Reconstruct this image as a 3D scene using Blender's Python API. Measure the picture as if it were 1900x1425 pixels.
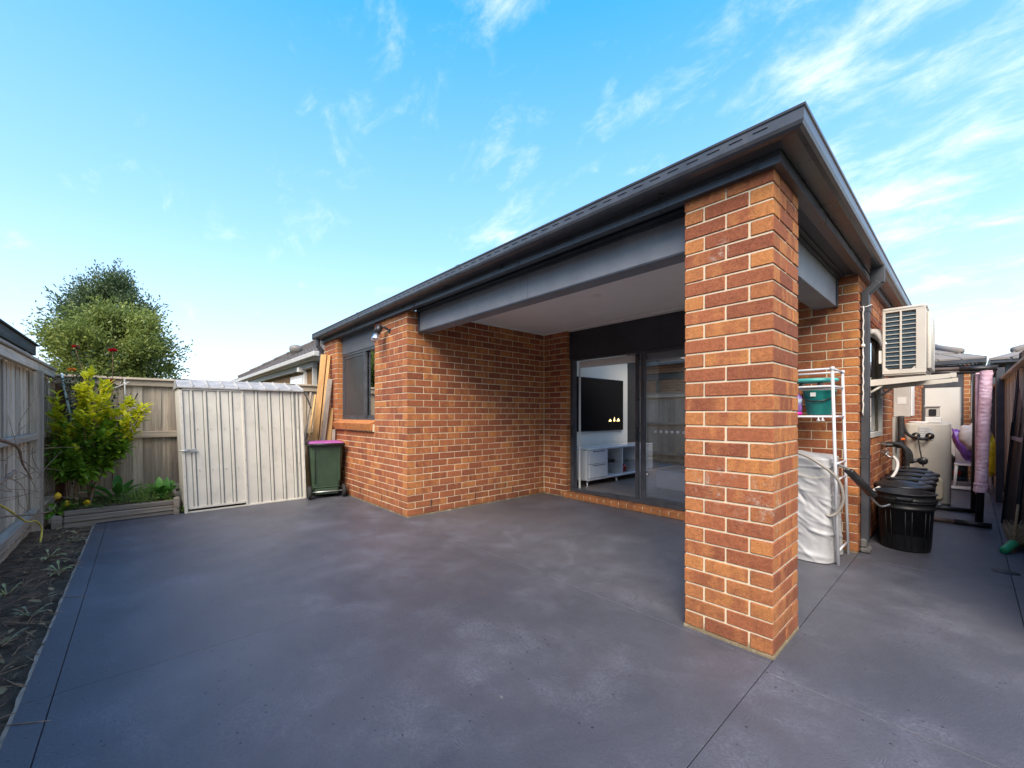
import bpy, math, random
from mathutils import Vector, Matrix, noise as mnoise
R = math.radians
rng = random.Random(7)
for o in list(bpy.data.objects): bpy.data.objects.remove(o)
scene = bpy.context.scene
COL = scene.collection

# ------------------------------------------------------------------ camera
cam_d = bpy.data.cameras.new('camera'); cam = bpy.data.objects.new('camera', cam_d); COL.objects.link(cam)
F_PX, CX, CY, YAW = 762.9, 933.36, 771.38, 0.8485
cam_d.sensor_fit = 'HORIZONTAL'; cam_d.sensor_width = 36; cam_d.lens = F_PX/1900*36
cam_d.shift_x = (950-CX)/1900; cam_d.shift_y = (CY-712.5)/1900
cam_d.clip_start = .05; cam_d.clip_end = 2000
CAM = Vector((.6795, -2.4873, 1.2839))
cam.location = CAM; cam.rotation_euler = (math.pi/2-.0017, 0, YAW)
scene.camera = cam

# ------------------------------------------------------------------ world, sun, exposure
SUN_EL, SUN_AZ = 44, 146          # azimuth clockwise from +Y: behind the camera, to its right
world = bpy.data.worlds.new('World'); scene.world = world; world.use_nodes = True
wn, wl = world.node_tree.nodes, world.node_tree.links
wn.clear()
def wnode(t, **k):
    n = wn.new(t)
    for a, b in k.items(): setattr(n, a, b)
    return n
out = wnode('ShaderNodeOutputWorld'); bg = wnode('ShaderNodeBackground')
sky = wnode('ShaderNodeTexSky', sky_type='NISHITA', sun_disc=False, sun_elevation=R(SUN_EL), sun_rotation=R(SUN_AZ))
sky.air_density = 1.0; sky.dust_density = .6; sky.ozone_density = 1.6; sky.altitude = 0
bg.inputs['Strength'].default_value = .066
tc = wnode('ShaderNodeTexCoord')
sep = wnode('ShaderNodeSeparateXYZ'); wl.new(tc.outputs['Generated'], sep.inputs[0])
def wm(op, a, b=None, c=None, clamp=False):
    n = wnode('ShaderNodeMath', operation=op); n.use_clamp = clamp
    for i, v in enumerate((a, b, c)):
        if v is None: continue
        if isinstance(v, (int, float)): n.inputs[i].default_value = v
        else: wl.new(v, n.inputs[i])
    return n.outputs[0]
hsv = wnode('ShaderNodeHueSaturation'); hsv.inputs['Saturation'].default_value = 1.2; hsv.inputs['Hue'].default_value = .485
hsv.inputs['Value'].default_value = 1.25
wl.new(sky.outputs[0], hsv.inputs['Color'])
zc = wm('MAXIMUM', sep.outputs['Z'], 0.0)
# deeper, cleaner blue than the bare model: blend with a blue that pales towards the horizon
rampn = wnode('ShaderNodeValToRGB'); wl.new(zc, rampn.inputs[0]); el = rampn.color_ramp.elements
stops = ((0, (.60, .68, .76)), (.15, (.47, .60, .78)), (.36, (.25, .46, .78)), (.70, (.035, .29, .78)), (1, (.015, .21, .70)))
while len(el) < len(stops): el.new(.5)
for e_, (p_, c_) in zip(el, stops): e_.position = p_; e_.color = (*c_, 1)
grad = wnode('ShaderNodeVectorMath', operation='SCALE'); wl.new(rampn.outputs[0], grad.inputs[0]); grad.inputs['Scale'].default_value = 5.6
base_sky = wnode('ShaderNodeMix', data_type='RGBA'); base_sky.inputs['Factor'].default_value = .80
wl.new(hsv.outputs[0], base_sky.inputs['A']); wl.new(grad.outputs[0], base_sky.inputs['B'])
# thin high cloud, laid out on a flat layer overhead
den = wm('ADD', zc, .30)
u = wm('DIVIDE', sep.outputs['X'], den); v = wm('DIVIDE', sep.outputs['Y'], den)
cmb = wnode('ShaderNodeCombineXYZ'); wl.new(u, cmb.inputs[0]); wl.new(v, cmb.inputs[1])
mp = wnode('ShaderNodeMapping'); mp.inputs['Rotation'].default_value = (0, 0, R(20)); mp.inputs['Scale'].default_value = (1.15, 1.9, 1)
wl.new(cmb.outputs[0], mp.inputs[0])
def wnoise(scale, det, rough, dist, vec):
    n = wnode('ShaderNodeTexNoise'); n.inputs['Scale'].default_value = scale; n.inputs['Detail'].default_value = det
    n.inputs['Roughness'].default_value = rough; n.inputs['Distortion'].default_value = dist; wl.new(vec, n.inputs['Vector']); return n.outputs['Fac']
n1 = wnoise(5.2, 10, .66, .35, mp.outputs[0]); n2 = wnoise(1.5, 3, .5, .2, mp.outputs[0])
cl = wm('ADD', wm('MULTIPLY', n1, .75), wm('MULTIPLY', n2, .55))
# more cloud towards +X (right of the picture), thinning towards -X
amt = wm('MULTIPLY', sep.outputs['X'], .16)
cl = wm('ADD', cl, amt)
mr = wnode('ShaderNodeMapRange', interpolation_type='SMOOTHSTEP'); wl.new(cl, mr.inputs['Value'])
mr.inputs['From Min'].default_value = .56; mr.inputs['From Max'].default_value = 1.0
cmask = wm('MULTIPLY', mr.outputs[0], .8)
mix = wnode('ShaderNodeMix', data_type='RGBA')
wl.new(cmask, mix.inputs['Factor']); wl.new(base_sky.outputs['Result'], mix.inputs['A']); mix.inputs['B'].default_value = (4.7, 4.7, 4.7, 1)
wl.new(mix.outputs['Result'], bg.inputs['Color']); wl.new(bg.outputs[0], out.inputs[0])

sun_d = bpy.data.lights.new('sun', 'SUN'); sun_d.energy = 1.2; sun_d.angle = R(40); sun_d.color = (1, .88, .73)
sun = bpy.data.objects.new('sun', sun_d); COL.objects.link(sun)
sdir = Vector((math.sin(R(SUN_AZ))*math.cos(R(SUN_EL)), math.cos(R(SUN_AZ))*math.cos(R(SUN_EL)), math.sin(R(SUN_EL))))
sun.rotation_euler = (-sdir).to_track_quat('-Z', 'Y').to_euler(); sun.location = (3, -6, 6)
vs = scene.view_settings; vs.view_transform = 'Standard'; vs.look = 'None'; vs.exposure = 2.38; vs.gamma = 1
vs.use_curve_mapping = False
scene.cycles.max_bounces = 8; scene.cycles.diffuse_bounces = 4; scene.cycles.transparent_max_bounces = 12

# ------------------------------------------------------------------ materials
MATS = {}
class NT:
    def __init__(s, name):
        s.m = bpy.data.materials.new(name); s.m.use_nodes = True
        s.t = s.m.node_tree; s.t.nodes.clear(); MATS[name] = s.m
        s.out = s.t.nodes.new('ShaderNodeOutputMaterial')
    def n(s, typ, ins=None, **k):
        n = s.t.nodes.new(typ)
        for a, b in k.items(): setattr(n, a, b)
        for a, b in (ins or {}).items(): s.set(n.inputs[a], b)
        return n
    def set(s, sock, b):
        if hasattr(b, 'is_output') or isinstance(b, bpy.types.NodeSocket): s.t.links.new(b, sock)
        elif isinstance(b, (tuple, list)) and len(b) == 3 and sock.type == 'RGBA': sock.default_value = (*b, 1)
        else: sock.default_value = b
    def math(s, op, a, b=None, c=None, clamp=False):
        n = s.n('ShaderNodeMath', operation=op); n.use_clamp = clamp
        for i, v in enumerate((a, b, c)):
            if v is not None: s.set(n.inputs[i], v)
        return n.outputs[0]
    def mix(s, f, a, b, blend='MIX'):
        n = s.n('ShaderNodeMix', data_type='RGBA', blend_type=blend)
        s.set(n.inputs['Factor'], f); s.set(n.inputs['A'], a); s.set(n.inputs['B'], b); return n.outputs['Result']
    def ramp(s, v, a, b, lo=0, hi=1):
        n = s.n('ShaderNodeMapRange', {'Value': v, 'From Min': a, 'From Max': b, 'To Min': lo, 'To Max': hi}, interpolation_type='SMOOTHSTEP'); return n.outputs[0]
    def pos(s, scale=(1, 1, 1), src='pos', off=None):
        g = s.n('ShaderNodeNewGeometry').outputs['Position'] if src == 'pos' else s.n('ShaderNodeTexCoord').outputs['Object']
        m = s.n('ShaderNodeMapping', {'Vector': g, 'Scale': scale}); v = m.outputs[0]
        if off is not None:
            a = s.n('ShaderNodeVectorMath', operation='ADD'); s.set(a.inputs[0], v); s.set(a.inputs[1], off); v = a.outputs[0]
        return v
    def noise(s, vec, scale, det=4, rough=.55, dist=0):
        return s.n('ShaderNodeTexNoise', {'Vector': vec, 'Scale': scale, 'Detail': det, 'Roughness': rough, 'Distortion': dist}).outputs['Fac']
    def bump(s, h, strength=.3, dist=.01, normal=None):
        i = {'Height': h, 'Strength': strength, 'Distance': dist}
        if normal is not None: i['Normal'] = normal
        return s.n('ShaderNodeBump', i).outputs[0]
    def bsdf(s, col, rough=.5, metal=0, normal=None, spec=.5, **k):
        ins = {'Base Color': col, 'Roughness': rough, 'Metallic': metal, 'Specular IOR Level': spec}
        if normal is not None: ins['Normal'] = normal
        ins.update(k)
        b = s.n('ShaderNodeBsdfPrincipled', ins); s.t.links.new(b.outputs[0], s.out.inputs[0]); return b
    def tone(s):
        a = s.n('ShaderNodeAttribute', attribute_name='tone'); q = s.n('ShaderNodeSeparateColor'); s.t.links.new(a.outputs['Color'], q.inputs[0]); return q.outputs

def plain(name, col, rough=.5, metal=0, var=.15, scale=6, bump=.05, bscale=80, spec=.5, dirt=None, src='pos'):
    """a paint / plastic / metal: base colour with mottling, uneven gloss, slight relief, optional dirt patches"""
    t = NT(name); p = t.pos(src=src)
    n1 = t.noise(p, scale, 5, .6); n2 = t.noise(p, bscale, 3)
    dark = tuple(c*(1-var) for c in col); light = tuple(min(1, c*(1+var)) for c in col)
    c = t.mix(t.ramp(n1, .3, .7), dark, light)
    if dirt:
        d = t.noise(t.pos((1, 1, .5), src=src), scale*1.7, 6, .7); c = t.mix(t.ramp(d, .52, .75, 0, .55), c, dirt)
    r = t.math('ADD', t.math('MULTIPLY', n1, .18), rough-.09)
    t.bsdf(c, r, metal, t.bump(n2, bump, .004), spec)
    return t.m

# brick: fired clay, orange headers, flashed dark red-brown stretchers
t = NT('brick'); tn = t.tone()
offv = t.n('ShaderNodeCombineXYZ', {0: t.math('MULTIPLY', tn[2], 37.), 1: t.math('MULTIPLY', tn[0], 53.), 2: t.math('MULTIPLY', tn[2], 91.)}).outputs[0]
pb = t.pos((12, 12, 2.2), off=offv); pf = t.pos(off=offv)
band = t.noise(pb, 1.0, 2, .5); blot = t.noise(pf, 22, 5, .65); fine = t.noise(pf, 160, 3, .6)
f = t.math('ADD', t.math('MULTIPLY', band, 1.25), t.math('MULTIPLY', blot, .75))
f = t.math('ADD', f, t.math('MULTIPLY', tn[0], .62))
f = t.ramp(f, .78, 1.40); f = t.math('MULTIPLY', f, t.math('MULTIPLY_ADD', tn[1], -.82, 1.0))
orange = t.mix(tn[2], (.54, .225, .070), (.46, .175, .064)); red = t.mix(tn[2], (.37, .122, .055), (.235, .072, .038))
c = t.mix(f, orange, red)
c = t.mix(t.ramp(fine, .54, .72, 0, .6), c, (.085, .03, .018)); c = t.mix(t.ramp(fine, .45, .28, 0, .35), c, (.60, .32, .15))
dirt = t.math('MULTIPLY', t.ramp(t.n('ShaderNodeSeparateXYZ', {0: t.n('ShaderNodeNewGeometry').outputs['Position']}).outputs[2], .62, .0), t.ramp(t.noise(t.pos(), 5, 6, .7), .3, .62))
c = t.mix(t.math('MULTIPLY', dirt, .45), c, (.12, .055, .03))
c = t.mix(.55, c, t.n('ShaderNodeHueSaturation', {'Color': c, 'Value': t.math('MULTIPLY_ADD', t.noise(pf, 48, 4, .75), 2.2, -.1)}).outputs[0])
spots = t.n('ShaderNodeTexVoronoi', {'Vector': pf, 'Scale': 130.}).outputs['Distance']
rs = t.noise(pf, 60, 2)
c = t.mix(t.math('MULTIPLY', t.ramp(spots, .26, .14), t.ramp(rs, .52, .6)), c, (.03, .015, .01))
# old cement smears on the pillar
gp = t.n('ShaderNodeNewGeometry').outputs['Position']
def near(p0, rad):
    d = t.n('ShaderNodeVectorMath', operation='DISTANCE'); t.set(d.inputs[0], gp); d.inputs[1].default_value = p0
    return t.ramp(d.outputs['Value'], rad, rad*.2)
sm = t.noise(t.pos(), 14, 6, .75)
st = t.math('MULTIPLY', t.math('MAXIMUM', near((-.02, 0, .80), .22), t.math('MAXIMUM', near((-.30, 0, .87), .18), near((-.26, 0, 2.22), .09))), t.ramp(sm, .5, .68))
c = t.mix(t.math('MULTIPLY', st, .75), c, (.52, .46, .38))
h = t.math('ADD', t.math('MULTIPLY', fine, .6), t.math('MULTIPLY', blot, .8))
t.bsdf(c, .85, 0, t.bump(h, .9, .006), .25)
# mortar
t = NT('mortar'); p = t.pos(); n1 = t.noise(p, 9, 5, .6); n2 = t.noise(p, 210, 3, .7)
c = t.mix(n1, (.70, .59, .41), (.80, .70, .52)); c = t.mix(t.ramp(n2, .55, .75, 0, .5), c, (.42, .32, .2))
sx = t.n('ShaderNodeSeparateXYZ', {0: p}).outputs
grime = t.math('MULTIPLY', t.ramp(sx[2], .07, .005), t.ramp(t.noise(p, 9, 5, .7), .22, .5))
c = t.mix(t.math('MULTIPLY', grime, .9), c, (.17, .125, .065))
t.bsdf(c, .95, 0, t.bump(n2, .8, .006), .2)
# brick as a surface, for buildings too far away (or seen only reflected) to tell the bricks apart
def brick_far(name, a, b, mo):
    t = NT(name); g = t.n('ShaderNodeNewGeometry').outputs['Position']; q = t.n('ShaderNodeSeparateXYZ', {0: g}).outputs
    vec = t.n('ShaderNodeCombineXYZ', {0: t.math('ADD', q[0], q[1]), 1: q[2]}).outputs[0]
    br = t.n('ShaderNodeTexBrick', {'Vector': vec, 'Color1': a, 'Color2': b, 'Mortar': mo, 'Scale': 1., 'Mortar Size': .006, 'Mortar Smooth': .1, 'Brick Width': .24, 'Row Height': .086})
    n = t.noise(g, 25, 4); c = t.mix(t.math('MULTIPLY', n, .5), br.outputs['Color'], (.12, .07, .04))
    t.bsdf(c, .85, 0, t.bump(br.outputs['Fac'], -.5, .006), .3); return t.m
brick_far('tan_brick', (.36, .22, .10), (.28, .16, .075), (.34, .23, .13))
brick_far('rear_brick', (.52, .24, .10), (.34, .13, .07), (.62, .5, .36))
brick_far('far_orange_brick', (.50, .21, .075), (.30, .10, .045), (.62, .5, .33))

# painted concrete: charcoal blue sealer, scuffed pale patches, trowel swirls
t = NT('concrete'); p = t.pos(); q = t.n('ShaderNodeSeparateXYZ', {0: p}).outputs
big = t.noise(p, .75, 8, .66, .5); mid = t.noise(p, 2.6, 7, .68, .3); fin = t.noise(p, 60, 4, .7); micro = t.noise(p, 260, 3, .7)
c = t.mix(t.ramp(big, .3, .7), (.062, .063, .075), (.098, .098, .112))
c = t.mix(t.ramp(t.noise(p, 1.1, 4, .6), .46, .62, 0, .55), c, (.090, .083, .094))
scuff = t.math('MULTIPLY', t.ramp(mid, .40, .78), t.ramp(fin, .30, .70))
zone = t.math('MULTIPLY', t.ramp(t.noise(p, .8, 3), .36, .54), 1.0)
c = t.mix(t.math('MULTIPLY', t.math('MULTIPLY', scuff, zone), .72), c, (.215, .215, .245))
c = t.mix(t.ramp(micro, .52, .72, 0, .42), c, (.20, .20, .23))
c = t.mix(t.ramp(micro, .46, .30, 0, .45), c, (.032, .034, .042))
c = t.mix(t.ramp(t.noise(p, 9, 5, .7), .60, .74, 0, .45), c, (.06, .063, .08))
bare = t.math('MULTIPLY', t.ramp(t.noise(p, 4.5, 3, .6), .73, .77), t.ramp(fin, .35, .55))
c = t.mix(t.math('MULTIPLY', bare, .7), c, (.36, .31, .28))
sp = t.n('ShaderNodeTexVoronoi', {'Vector': p, 'Scale': 9.}, voronoi_dimensions='2D').outputs['Distance']
c = t.mix(t.math('MULTIPLY', t.ramp(sp, .055, .03), t.ramp(t.noise(p, 3, 2), .5, .6)), c, (.02, .02, .022))
wob = t.n('ShaderNodeVectorMath', operation='ADD'); t.set(wob.inputs[0], p)
nz = t.n('ShaderNodeTexNoise', {'Vector': p, 'Scale': 5., 'Detail': 4.}); sc_ = t.n('ShaderNodeVectorMath', operation='SCALE'); t.set(sc_.inputs[0], nz.outputs['Color']); sc_.inputs['Scale'].default_value = .16
t.set(wob.inputs[1], sc_.outputs[0])
vo2 = t.n('ShaderNodeTexVoronoi', {'Vector': wob.outputs[0], 'Scale': 1.9}, voronoi_dimensions='2D')
rings = t.math('SINE', t.math('MULTIPLY', vo2.outputs['Distance'], 260.))
rings = t.math('MULTIPLY', rings, t.ramp(t.noise(p, 7, 4, .7), .5, .72))
hh = t.math('ADD', t.math('MULTIPLY', rings, .15), t.math('ADD', t.math('MULTIPLY', fin, .6), t.math('MULTIPLY', micro, .35)))
c = t.mix(t.math('MULTIPLY', t.ramp(rings, .15, .8), .09), c, (.20, .20, .24))
rough = t.math('ADD', t.math('MULTIPLY', mid, .3), t.math('MULTIPLY_ADD', scuff, .12, .30))
t.bsdf(c, rough, 0, t.bump(hh, .75, .006), .45)
plain('footing_grey', (.14, .135, .13), .9, var=.3, scale=14, bump=.4)
plain('joint_fill', (.03, .03, .035), .9, var=.4, scale=20)
plain('bare_concrete', (.40, .30, .22), .9, var=.3, scale=14, bump=.4, bscale=120)

def wood(name, a, b, stain, axis='z', rough=.85, knots=False):
    t = NT(name); sc = {'z': (38, 38, 1.3), 'x': (1.3, 38, 38), 'y': (38, 1.3, 38)}[axis]
    ri = t.n('ShaderNodeObjectInfo').outputs['Random']
    off = t.n('ShaderNodeCombineXYZ', {0: t.math('MULTIPLY', ri, 31.), 1: t.math('MULTIPLY', ri, 57.), 2: t.math('MULTIPLY', ri, 17.)}).outputs[0]
    gv = t.pos(sc, off=off); g = t.noise(gv, 1., 6, .65, .6); s2 = t.noise(t.pos(tuple(x*.12 for x in sc), off=off), 1., 4, .6); fn = t.noise(t.pos(tuple(x*4 for x in sc), off=off), 1., 3)
    c = t.mix(t.ramp(g, .28, .72), a, b)
    c = t.mix(t.ramp(s2, .46, .72, 0, .8), c, stain)
    c = t.mix(t.ramp(fn, .55, .7, 0, .45), c, tuple(x*.45 for x in a))
    if knots:
        kv = t.n('ShaderNodeTexVoronoi', {'Vector': t.pos(tuple(x*.25 for x in sc), off=off), 'Scale': 1.}).outputs['Distance']
        c = t.mix(t.ramp(kv, .13, .05, 0, .85), c, (.08, .035, .015))
    hv = t.n('ShaderNodeHueSaturation', {'Value': t.math('MULTIPLY_ADD', ri, .55, .74), 'Color': c}).outputs[0]
    t.bsdf(hv, rough, 0, t.bump(t.math('ADD', g, t.math('MULTIPLY', fn, .6)), .5, .004), .25); return t.m
GREYW = ((.34, .29, .225), (.60, .53, .42), (.175, .155, .13)); BROWNW = ((.36, .29, .21), (.60, .50, .37), (.21, .165, .125))
wood('fence_grey', *GREYW, knots=True); wood('fence_grey_x', *GREYW, axis='x', knots=True); wood('fence_grey_y', *GREYW, axis='y')
wood('fence_brown', *BROWNW, knots=True); wood('fence_brown_y', *BROWNW, axis='y', knots=True)
wood('fence_right', (.42, .37, .28), (.64, .56, .43), (.27, .24, .165)); wood('old_timber', (.06, .06, .055), (.12, .12, .105), (.04, .045, .035), axis='x')
wood('fresh_pine', (.48, .27, .10), (.62, .39, .17), (.34, .19, .08), knots=True); wood('grey_board', (.24, .20, .16), (.38, .33, .27), (.15, .12, .1), knots=True)
wood('sleeper', (.20, .165, .13), (.34, .29, .235), (.10, .085, .07), axis='y'); wood('post_red', (.16, .075, .045), (.25, .13, .08), (.08, .04, .03))
wood('floorboard', (.17, .135, .11), (.26, .21, .175), (.12, .10, .08), axis='x', rough=.28)

plain('monument', (.062, .066, .077), .30, var=.18, scale=9, bump=.06, dirt=(.10, .095, .09))
plain('monument_dull', (.052, .056, .066), .55, var=.2, scale=5, bump=.05)
plain('soffit_dark', (.032, .034, .040), .55, var=.2, scale=4)
plain('fascia_brown', (.10, .06, .04), .6, var=.3, scale=6)
plain('beam_paint', (.25, .26, .285), .55, var=.10, scale=5, bump=.12, bscale=140, dirt=(.26, .265, .275))
plain('header_paint', (.034, .037, .046), .5, var=.25, scale=3)
plain('header_grey', (.11, .115, .125), .6, var=.1, scale=4, bump=.15, bscale=160)
plain('ceiling_white', (.90, .88, .86), .8, var=.03, scale=2)
plain('cornice_white', (.84, .82, .79), .6, var=.03)
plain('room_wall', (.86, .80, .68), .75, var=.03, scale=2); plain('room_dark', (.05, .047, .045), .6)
plain('gloss_white', (.80, .80, .80), .12, var=.03); plain('chrome', (.7, .7, .72), .18, 1, var=.05)
plain('black_plastic', (.022, .022, .024), .38, var=.3, scale=12, bump=.1, bscale=60, dirt=(.07, .07, .07))
plain('tub_plastic', (.010, .011, .013), .5, var=.3, scale=10, bump=.15, bscale=50, dirt=(.05, .05, .052))
plain('bin_green', (.030, .056, .031), .5, var=.18, scale=6, bump=.15, bscale=120, dirt=(.065, .085, .055))
plain('bin_lid_pink', (.38, .09, .31), .5, var=.15, scale=8)
plain('rubber', (.02, .02, .02), .8, var=.3); plain('wheel_grey', (.07, .07, .07), .6, var=.3)
plain('shed_steel', (.66, .62, .53), .45, .0, var=.06, scale=4, bump=.06, dirt=(.45, .42, .34))
plain('shed_groove_shade', (.22, .23, .21), .6, var=.2); plain('zinc', (.34, .325, .30), .7, .0, var=.2, scale=9, bump=.1, bscale=40)
plain('galv', (.50, .50, .48), .4, .7, var=.2, scale=12)
plain('ac_beige', (.58, .54, .47), .42, var=.06, scale=4, dirt=(.42, .38, .31)); plain('ac_fin', (.028, .058, .082), .55, var=.3, scale=30)
plain('tank_beige', (.58, .54, .46), .38, var=.05, scale=3, dirt=(.44, .40, .32)); plain('cream_cap', (.68, .61, .45), .4, var=.05)
plain('label_white', (.72, .72, .70), .5, var=.03); plain('print_grey', (.40, .42, .44), .6, var=.1)
plain('pipe_lag', (.025, .025, .027), .75, var=.3, scale=20, bump=.2); plain('white_hose', (.72, .70, .66), .45, var=.08)
plain('grey_hose', (.30, .27, .24), .45, var=.12); plain('brass', (.45, .36, .2), .35, .9, var=.2); plain('orange_plastic', (.80, .16, .03), .4)
plain('rack_white', (.62, .62, .65), .3, var=.05); plain('teal', (.02, .30, .26), .38, var=.08, scale=8); plain('teal_light', (.09, .50, .47), .35, var=.08)
plain('purple_print', (.30, .16, .50), .35, var=.4, scale=20); plain('magenta', (.75, .02, .38), .4); plain('pale_blue', (.45, .55, .75), .4, var=.25, scale=30)
plain('silver_cloth', (.40, .40, .41), .55, .05, var=.12, scale=7, bump=.25, bscale=26, dirt=(.42, .41, .38)); plain('cloth_trim', (.52, .48, .42), .7)
plain('black_steel', (.022, .020, .020), .45, var=.35, scale=14, dirt=(.08, .06, .05)); plain('rust_tube', (.075, .05, .042), .6, var=.3, scale=16)
plain('mesh_black', (.016, .018, .022), .5, var=.25, scale=14, bump=.25, bscale=400); plain('frame_black', (.02, .02, .022), .35, var=.2)
plain('pinkish_bar', (.42, .32, .34), .5); plain('chair_white', (.70, .70, .70), .45, var=.08, dirt=(.5, .48, .44))
plain('bag_purple', (.22, .10, .48), .35, var=.25, scale=12, bump=.4, bscale=18); plain('bag_white', (.66, .64, .63), .4, var=.12, scale=12, bump=.5, bscale=16)
plain('bag_yellow', (.78, .62, .02), .35, var=.2, scale=14, bump=.5, bscale=20); plain('crate_dark', (.04, .05, .05), .6, var=.4, scale=20)
plain('red_plastic', (.62, .03, .03), .35); plain('green_plastic', (.04, .42, .16), .4, var=.15); plain('straw', (.30, .20, .10), .9, var=.4, scale=60)
plain('rope_white', (.72, .70, .66), .9, var=.12, scale=60, bump=.5, bscale=90); plain('rope_blue', (.42, .52, .50), .9, var=.4, scale=50, bump=.5, bscale=90)
plain('twig', (.26, .17, .105), .9, var=.4, scale=30, bump=.4, bscale=120); plain('bark', (.20, .145, .09), .9, var=.35, scale=25, bump=.6, bscale=60)
plain('yellow_cord', (.62, .50, .08), .7); plain('drain_metal', (.03, .03, .033), .5, .3, var=.4, scale=40)
plain('grey_panel', (.40, .40, .37), .5, var=.08); plain('door_cream', (.60, .60, .56), .5, var=.04, scale=2); plain('nb_trim', (.52, .50, .46), .55, var=.08)
plain('vent_grey', (.20, .185, .165), .5, var=.2)
plain('nb_gutter', (.20, .19, .18), .5, var=.15); plain('lamp_chrome', (.75, .75, .76), .2, .9); plain('sticker_white', (.85, .85, .85), .5)
plain('blind_white', (.76, .74, .70), .8, var=.03); plain('screen_grey', (.045, .048, .052), .3, var=.1, scale=3)
t = NT('tv_screen'); t.bsdf((.006, .006, .008), .06, 0, None, .6)
t = NT('tv_glow'); t.bsdf((.02, .02, .02), .3, **{'Emission Color': (1, .72, .28, 1), 'Emission Strength': .9})
# window glass: clear where one looks straight in, mirror-like by Fresnel
def glass(name, tint, boost=1.0, base=.1):
    t = NT(name); fr = t.n('ShaderNodeFresnel', {'IOR': 1.55}).outputs[0]
    k = t.math('MULTIPLY_ADD', fr, boost, base, clamp=True)
    tr = t.n('ShaderNodeBsdfTransparent', {'Color': (*tint, 1)}).outputs[0]; gl = t.n('ShaderNodeBsdfGlossy', {'Color': (.95, .97, .97, 1), 'Roughness': .0}).outputs[0]
    mx = t.n('ShaderNodeMixShader'); t.set(mx.inputs[0], k); t.set(mx.inputs[1], tr); t.set(mx.inputs[2], gl); t.t.links.new(mx.outputs[0], t.out.inputs[0])
glass('glass_door', (.95, .95, .94), 2.4, .15); glass('glass_window', (.22, .24, .25), 3.0, .26)

# roof tiles
def tile_mat(name, a, b):
    t = NT(name); p = t.pos(); n = t.noise(p, 5, 5, .6); f = t.noise(p, 90, 3)
    c = t.mix(n, a, b); c = t.mix(t.ramp(t.noise(p, 14, 5, .7), .58, .72, 0, .5), c, (.30, .28, .25)); t.bsdf(c, .8, 0, t.bump(f, .5, .004), .3)
tile_mat('roof_tile', (.075, .072, .075), (.12, .115, .115)); tile_mat('nb_tile', (.10, .085, .075), (.17, .145, .13)); tile_mat('pale_tile', (.18, .16, .145), (.27, .245, .225))

def leaf_mat(name, a, b, dark, trans=.35, rough=.45):
    t = NT(name); tn = t.tone(); p = t.pos()
    c = t.mix(tn[0], a, b); c = t.mix(t.math('MULTIPLY', tn[1], .8), c, dark); c = t.mix(t.math('MULTIPLY', t.noise(p, 45, 3), .3), c, tuple(x*.5 for x in a))
    b1 = t.n('ShaderNodeBsdfPrincipled', {'Base Color': c, 'Roughness': rough, 'Specular IOR Level': .35}); tl = t.n('ShaderNodeBsdfTranslucent', {'Color': c})
    mx = t.n('ShaderNodeMixShader', {0: trans}); t.set(mx.inputs[1], b1.outputs[0]); t.set(mx.inputs[2], tl.outputs[0]); t.t.links.new(mx.outputs[0], t.out.inputs[0])
leaf_mat('leaf_lemon', (.16, .33, .03), (.28, .45, .04), (.07, .17, .02)); leaf_mat('leaf_young', (.62, .62, .02), (.80, .76, .05), (.40, .48, .03), .5)
leaf_mat('leaf_olive', (.17, .23, .05), (.34, .39, .09), (.065, .10, .028)); leaf_mat('leaf_dark', (.075, .125, .05), (.15, .20, .085), (.035, .06, .026))
leaf_mat('leaf_rose', (.045, .075, .028), (.075, .11, .04), (.022, .04, .016)); leaf_mat('leaf_beet', (.07, .23, .035), (.13, .34, .055), (.035, .12, .02))
leaf_mat('leaf_cover', (.11, .23, .035), (.22, .34, .07), (.05, .11, .02)); leaf_mat('leaf_dry', (.36, .25, .12), (.50, .42, .22), (.13, .085, .045), .2, .8)
leaf_mat('leaf_silver', (.26, .27, .16), (.38, .37, .23), (.16, .16, .09), .2, .8); leaf_mat('leaf_pale', (.42, .46, .18), (.55, .55, .28), (.25, .3, .1), .2, .7)
leaf_mat('petal_red', (.50, .01, .02), (.62, .025, .04), (.22, .0, .01), .3); leaf_mat('petal_orange', (.72, .24, .03), (.78, .36, .08), (.5, .1, .02), .3)
plain('lemon_skin', (.80, .50, .01), .4, var=.1, scale=30, bump=.3, bscale=200)
t = NT('soil'); p = t.pos(); n = t.noise(p, 10, 7, .7); n2 = t.noise(p, 110, 4, .7)
c = t.mix(t.ramp(n, .3, .7), (.085, .062, .043), (.24, .18, .125)); c = t.mix(t.ramp(n2, .6, .75, 0, .6), c, (.17, .13, .09))
t.bsdf(c, .95, 0, t.bump(t.math('ADD', n, n2), 1., .03), .15)
t = NT('ground'); p = t.pos(); n = t.noise(p, .6, 6, .6); t.bsdf(t.mix(n, (.05, .065, .03), (.12, .10, .06)), .95, 0, t.bump(t.noise(p, 20, 4), .5, .05), .1)

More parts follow.
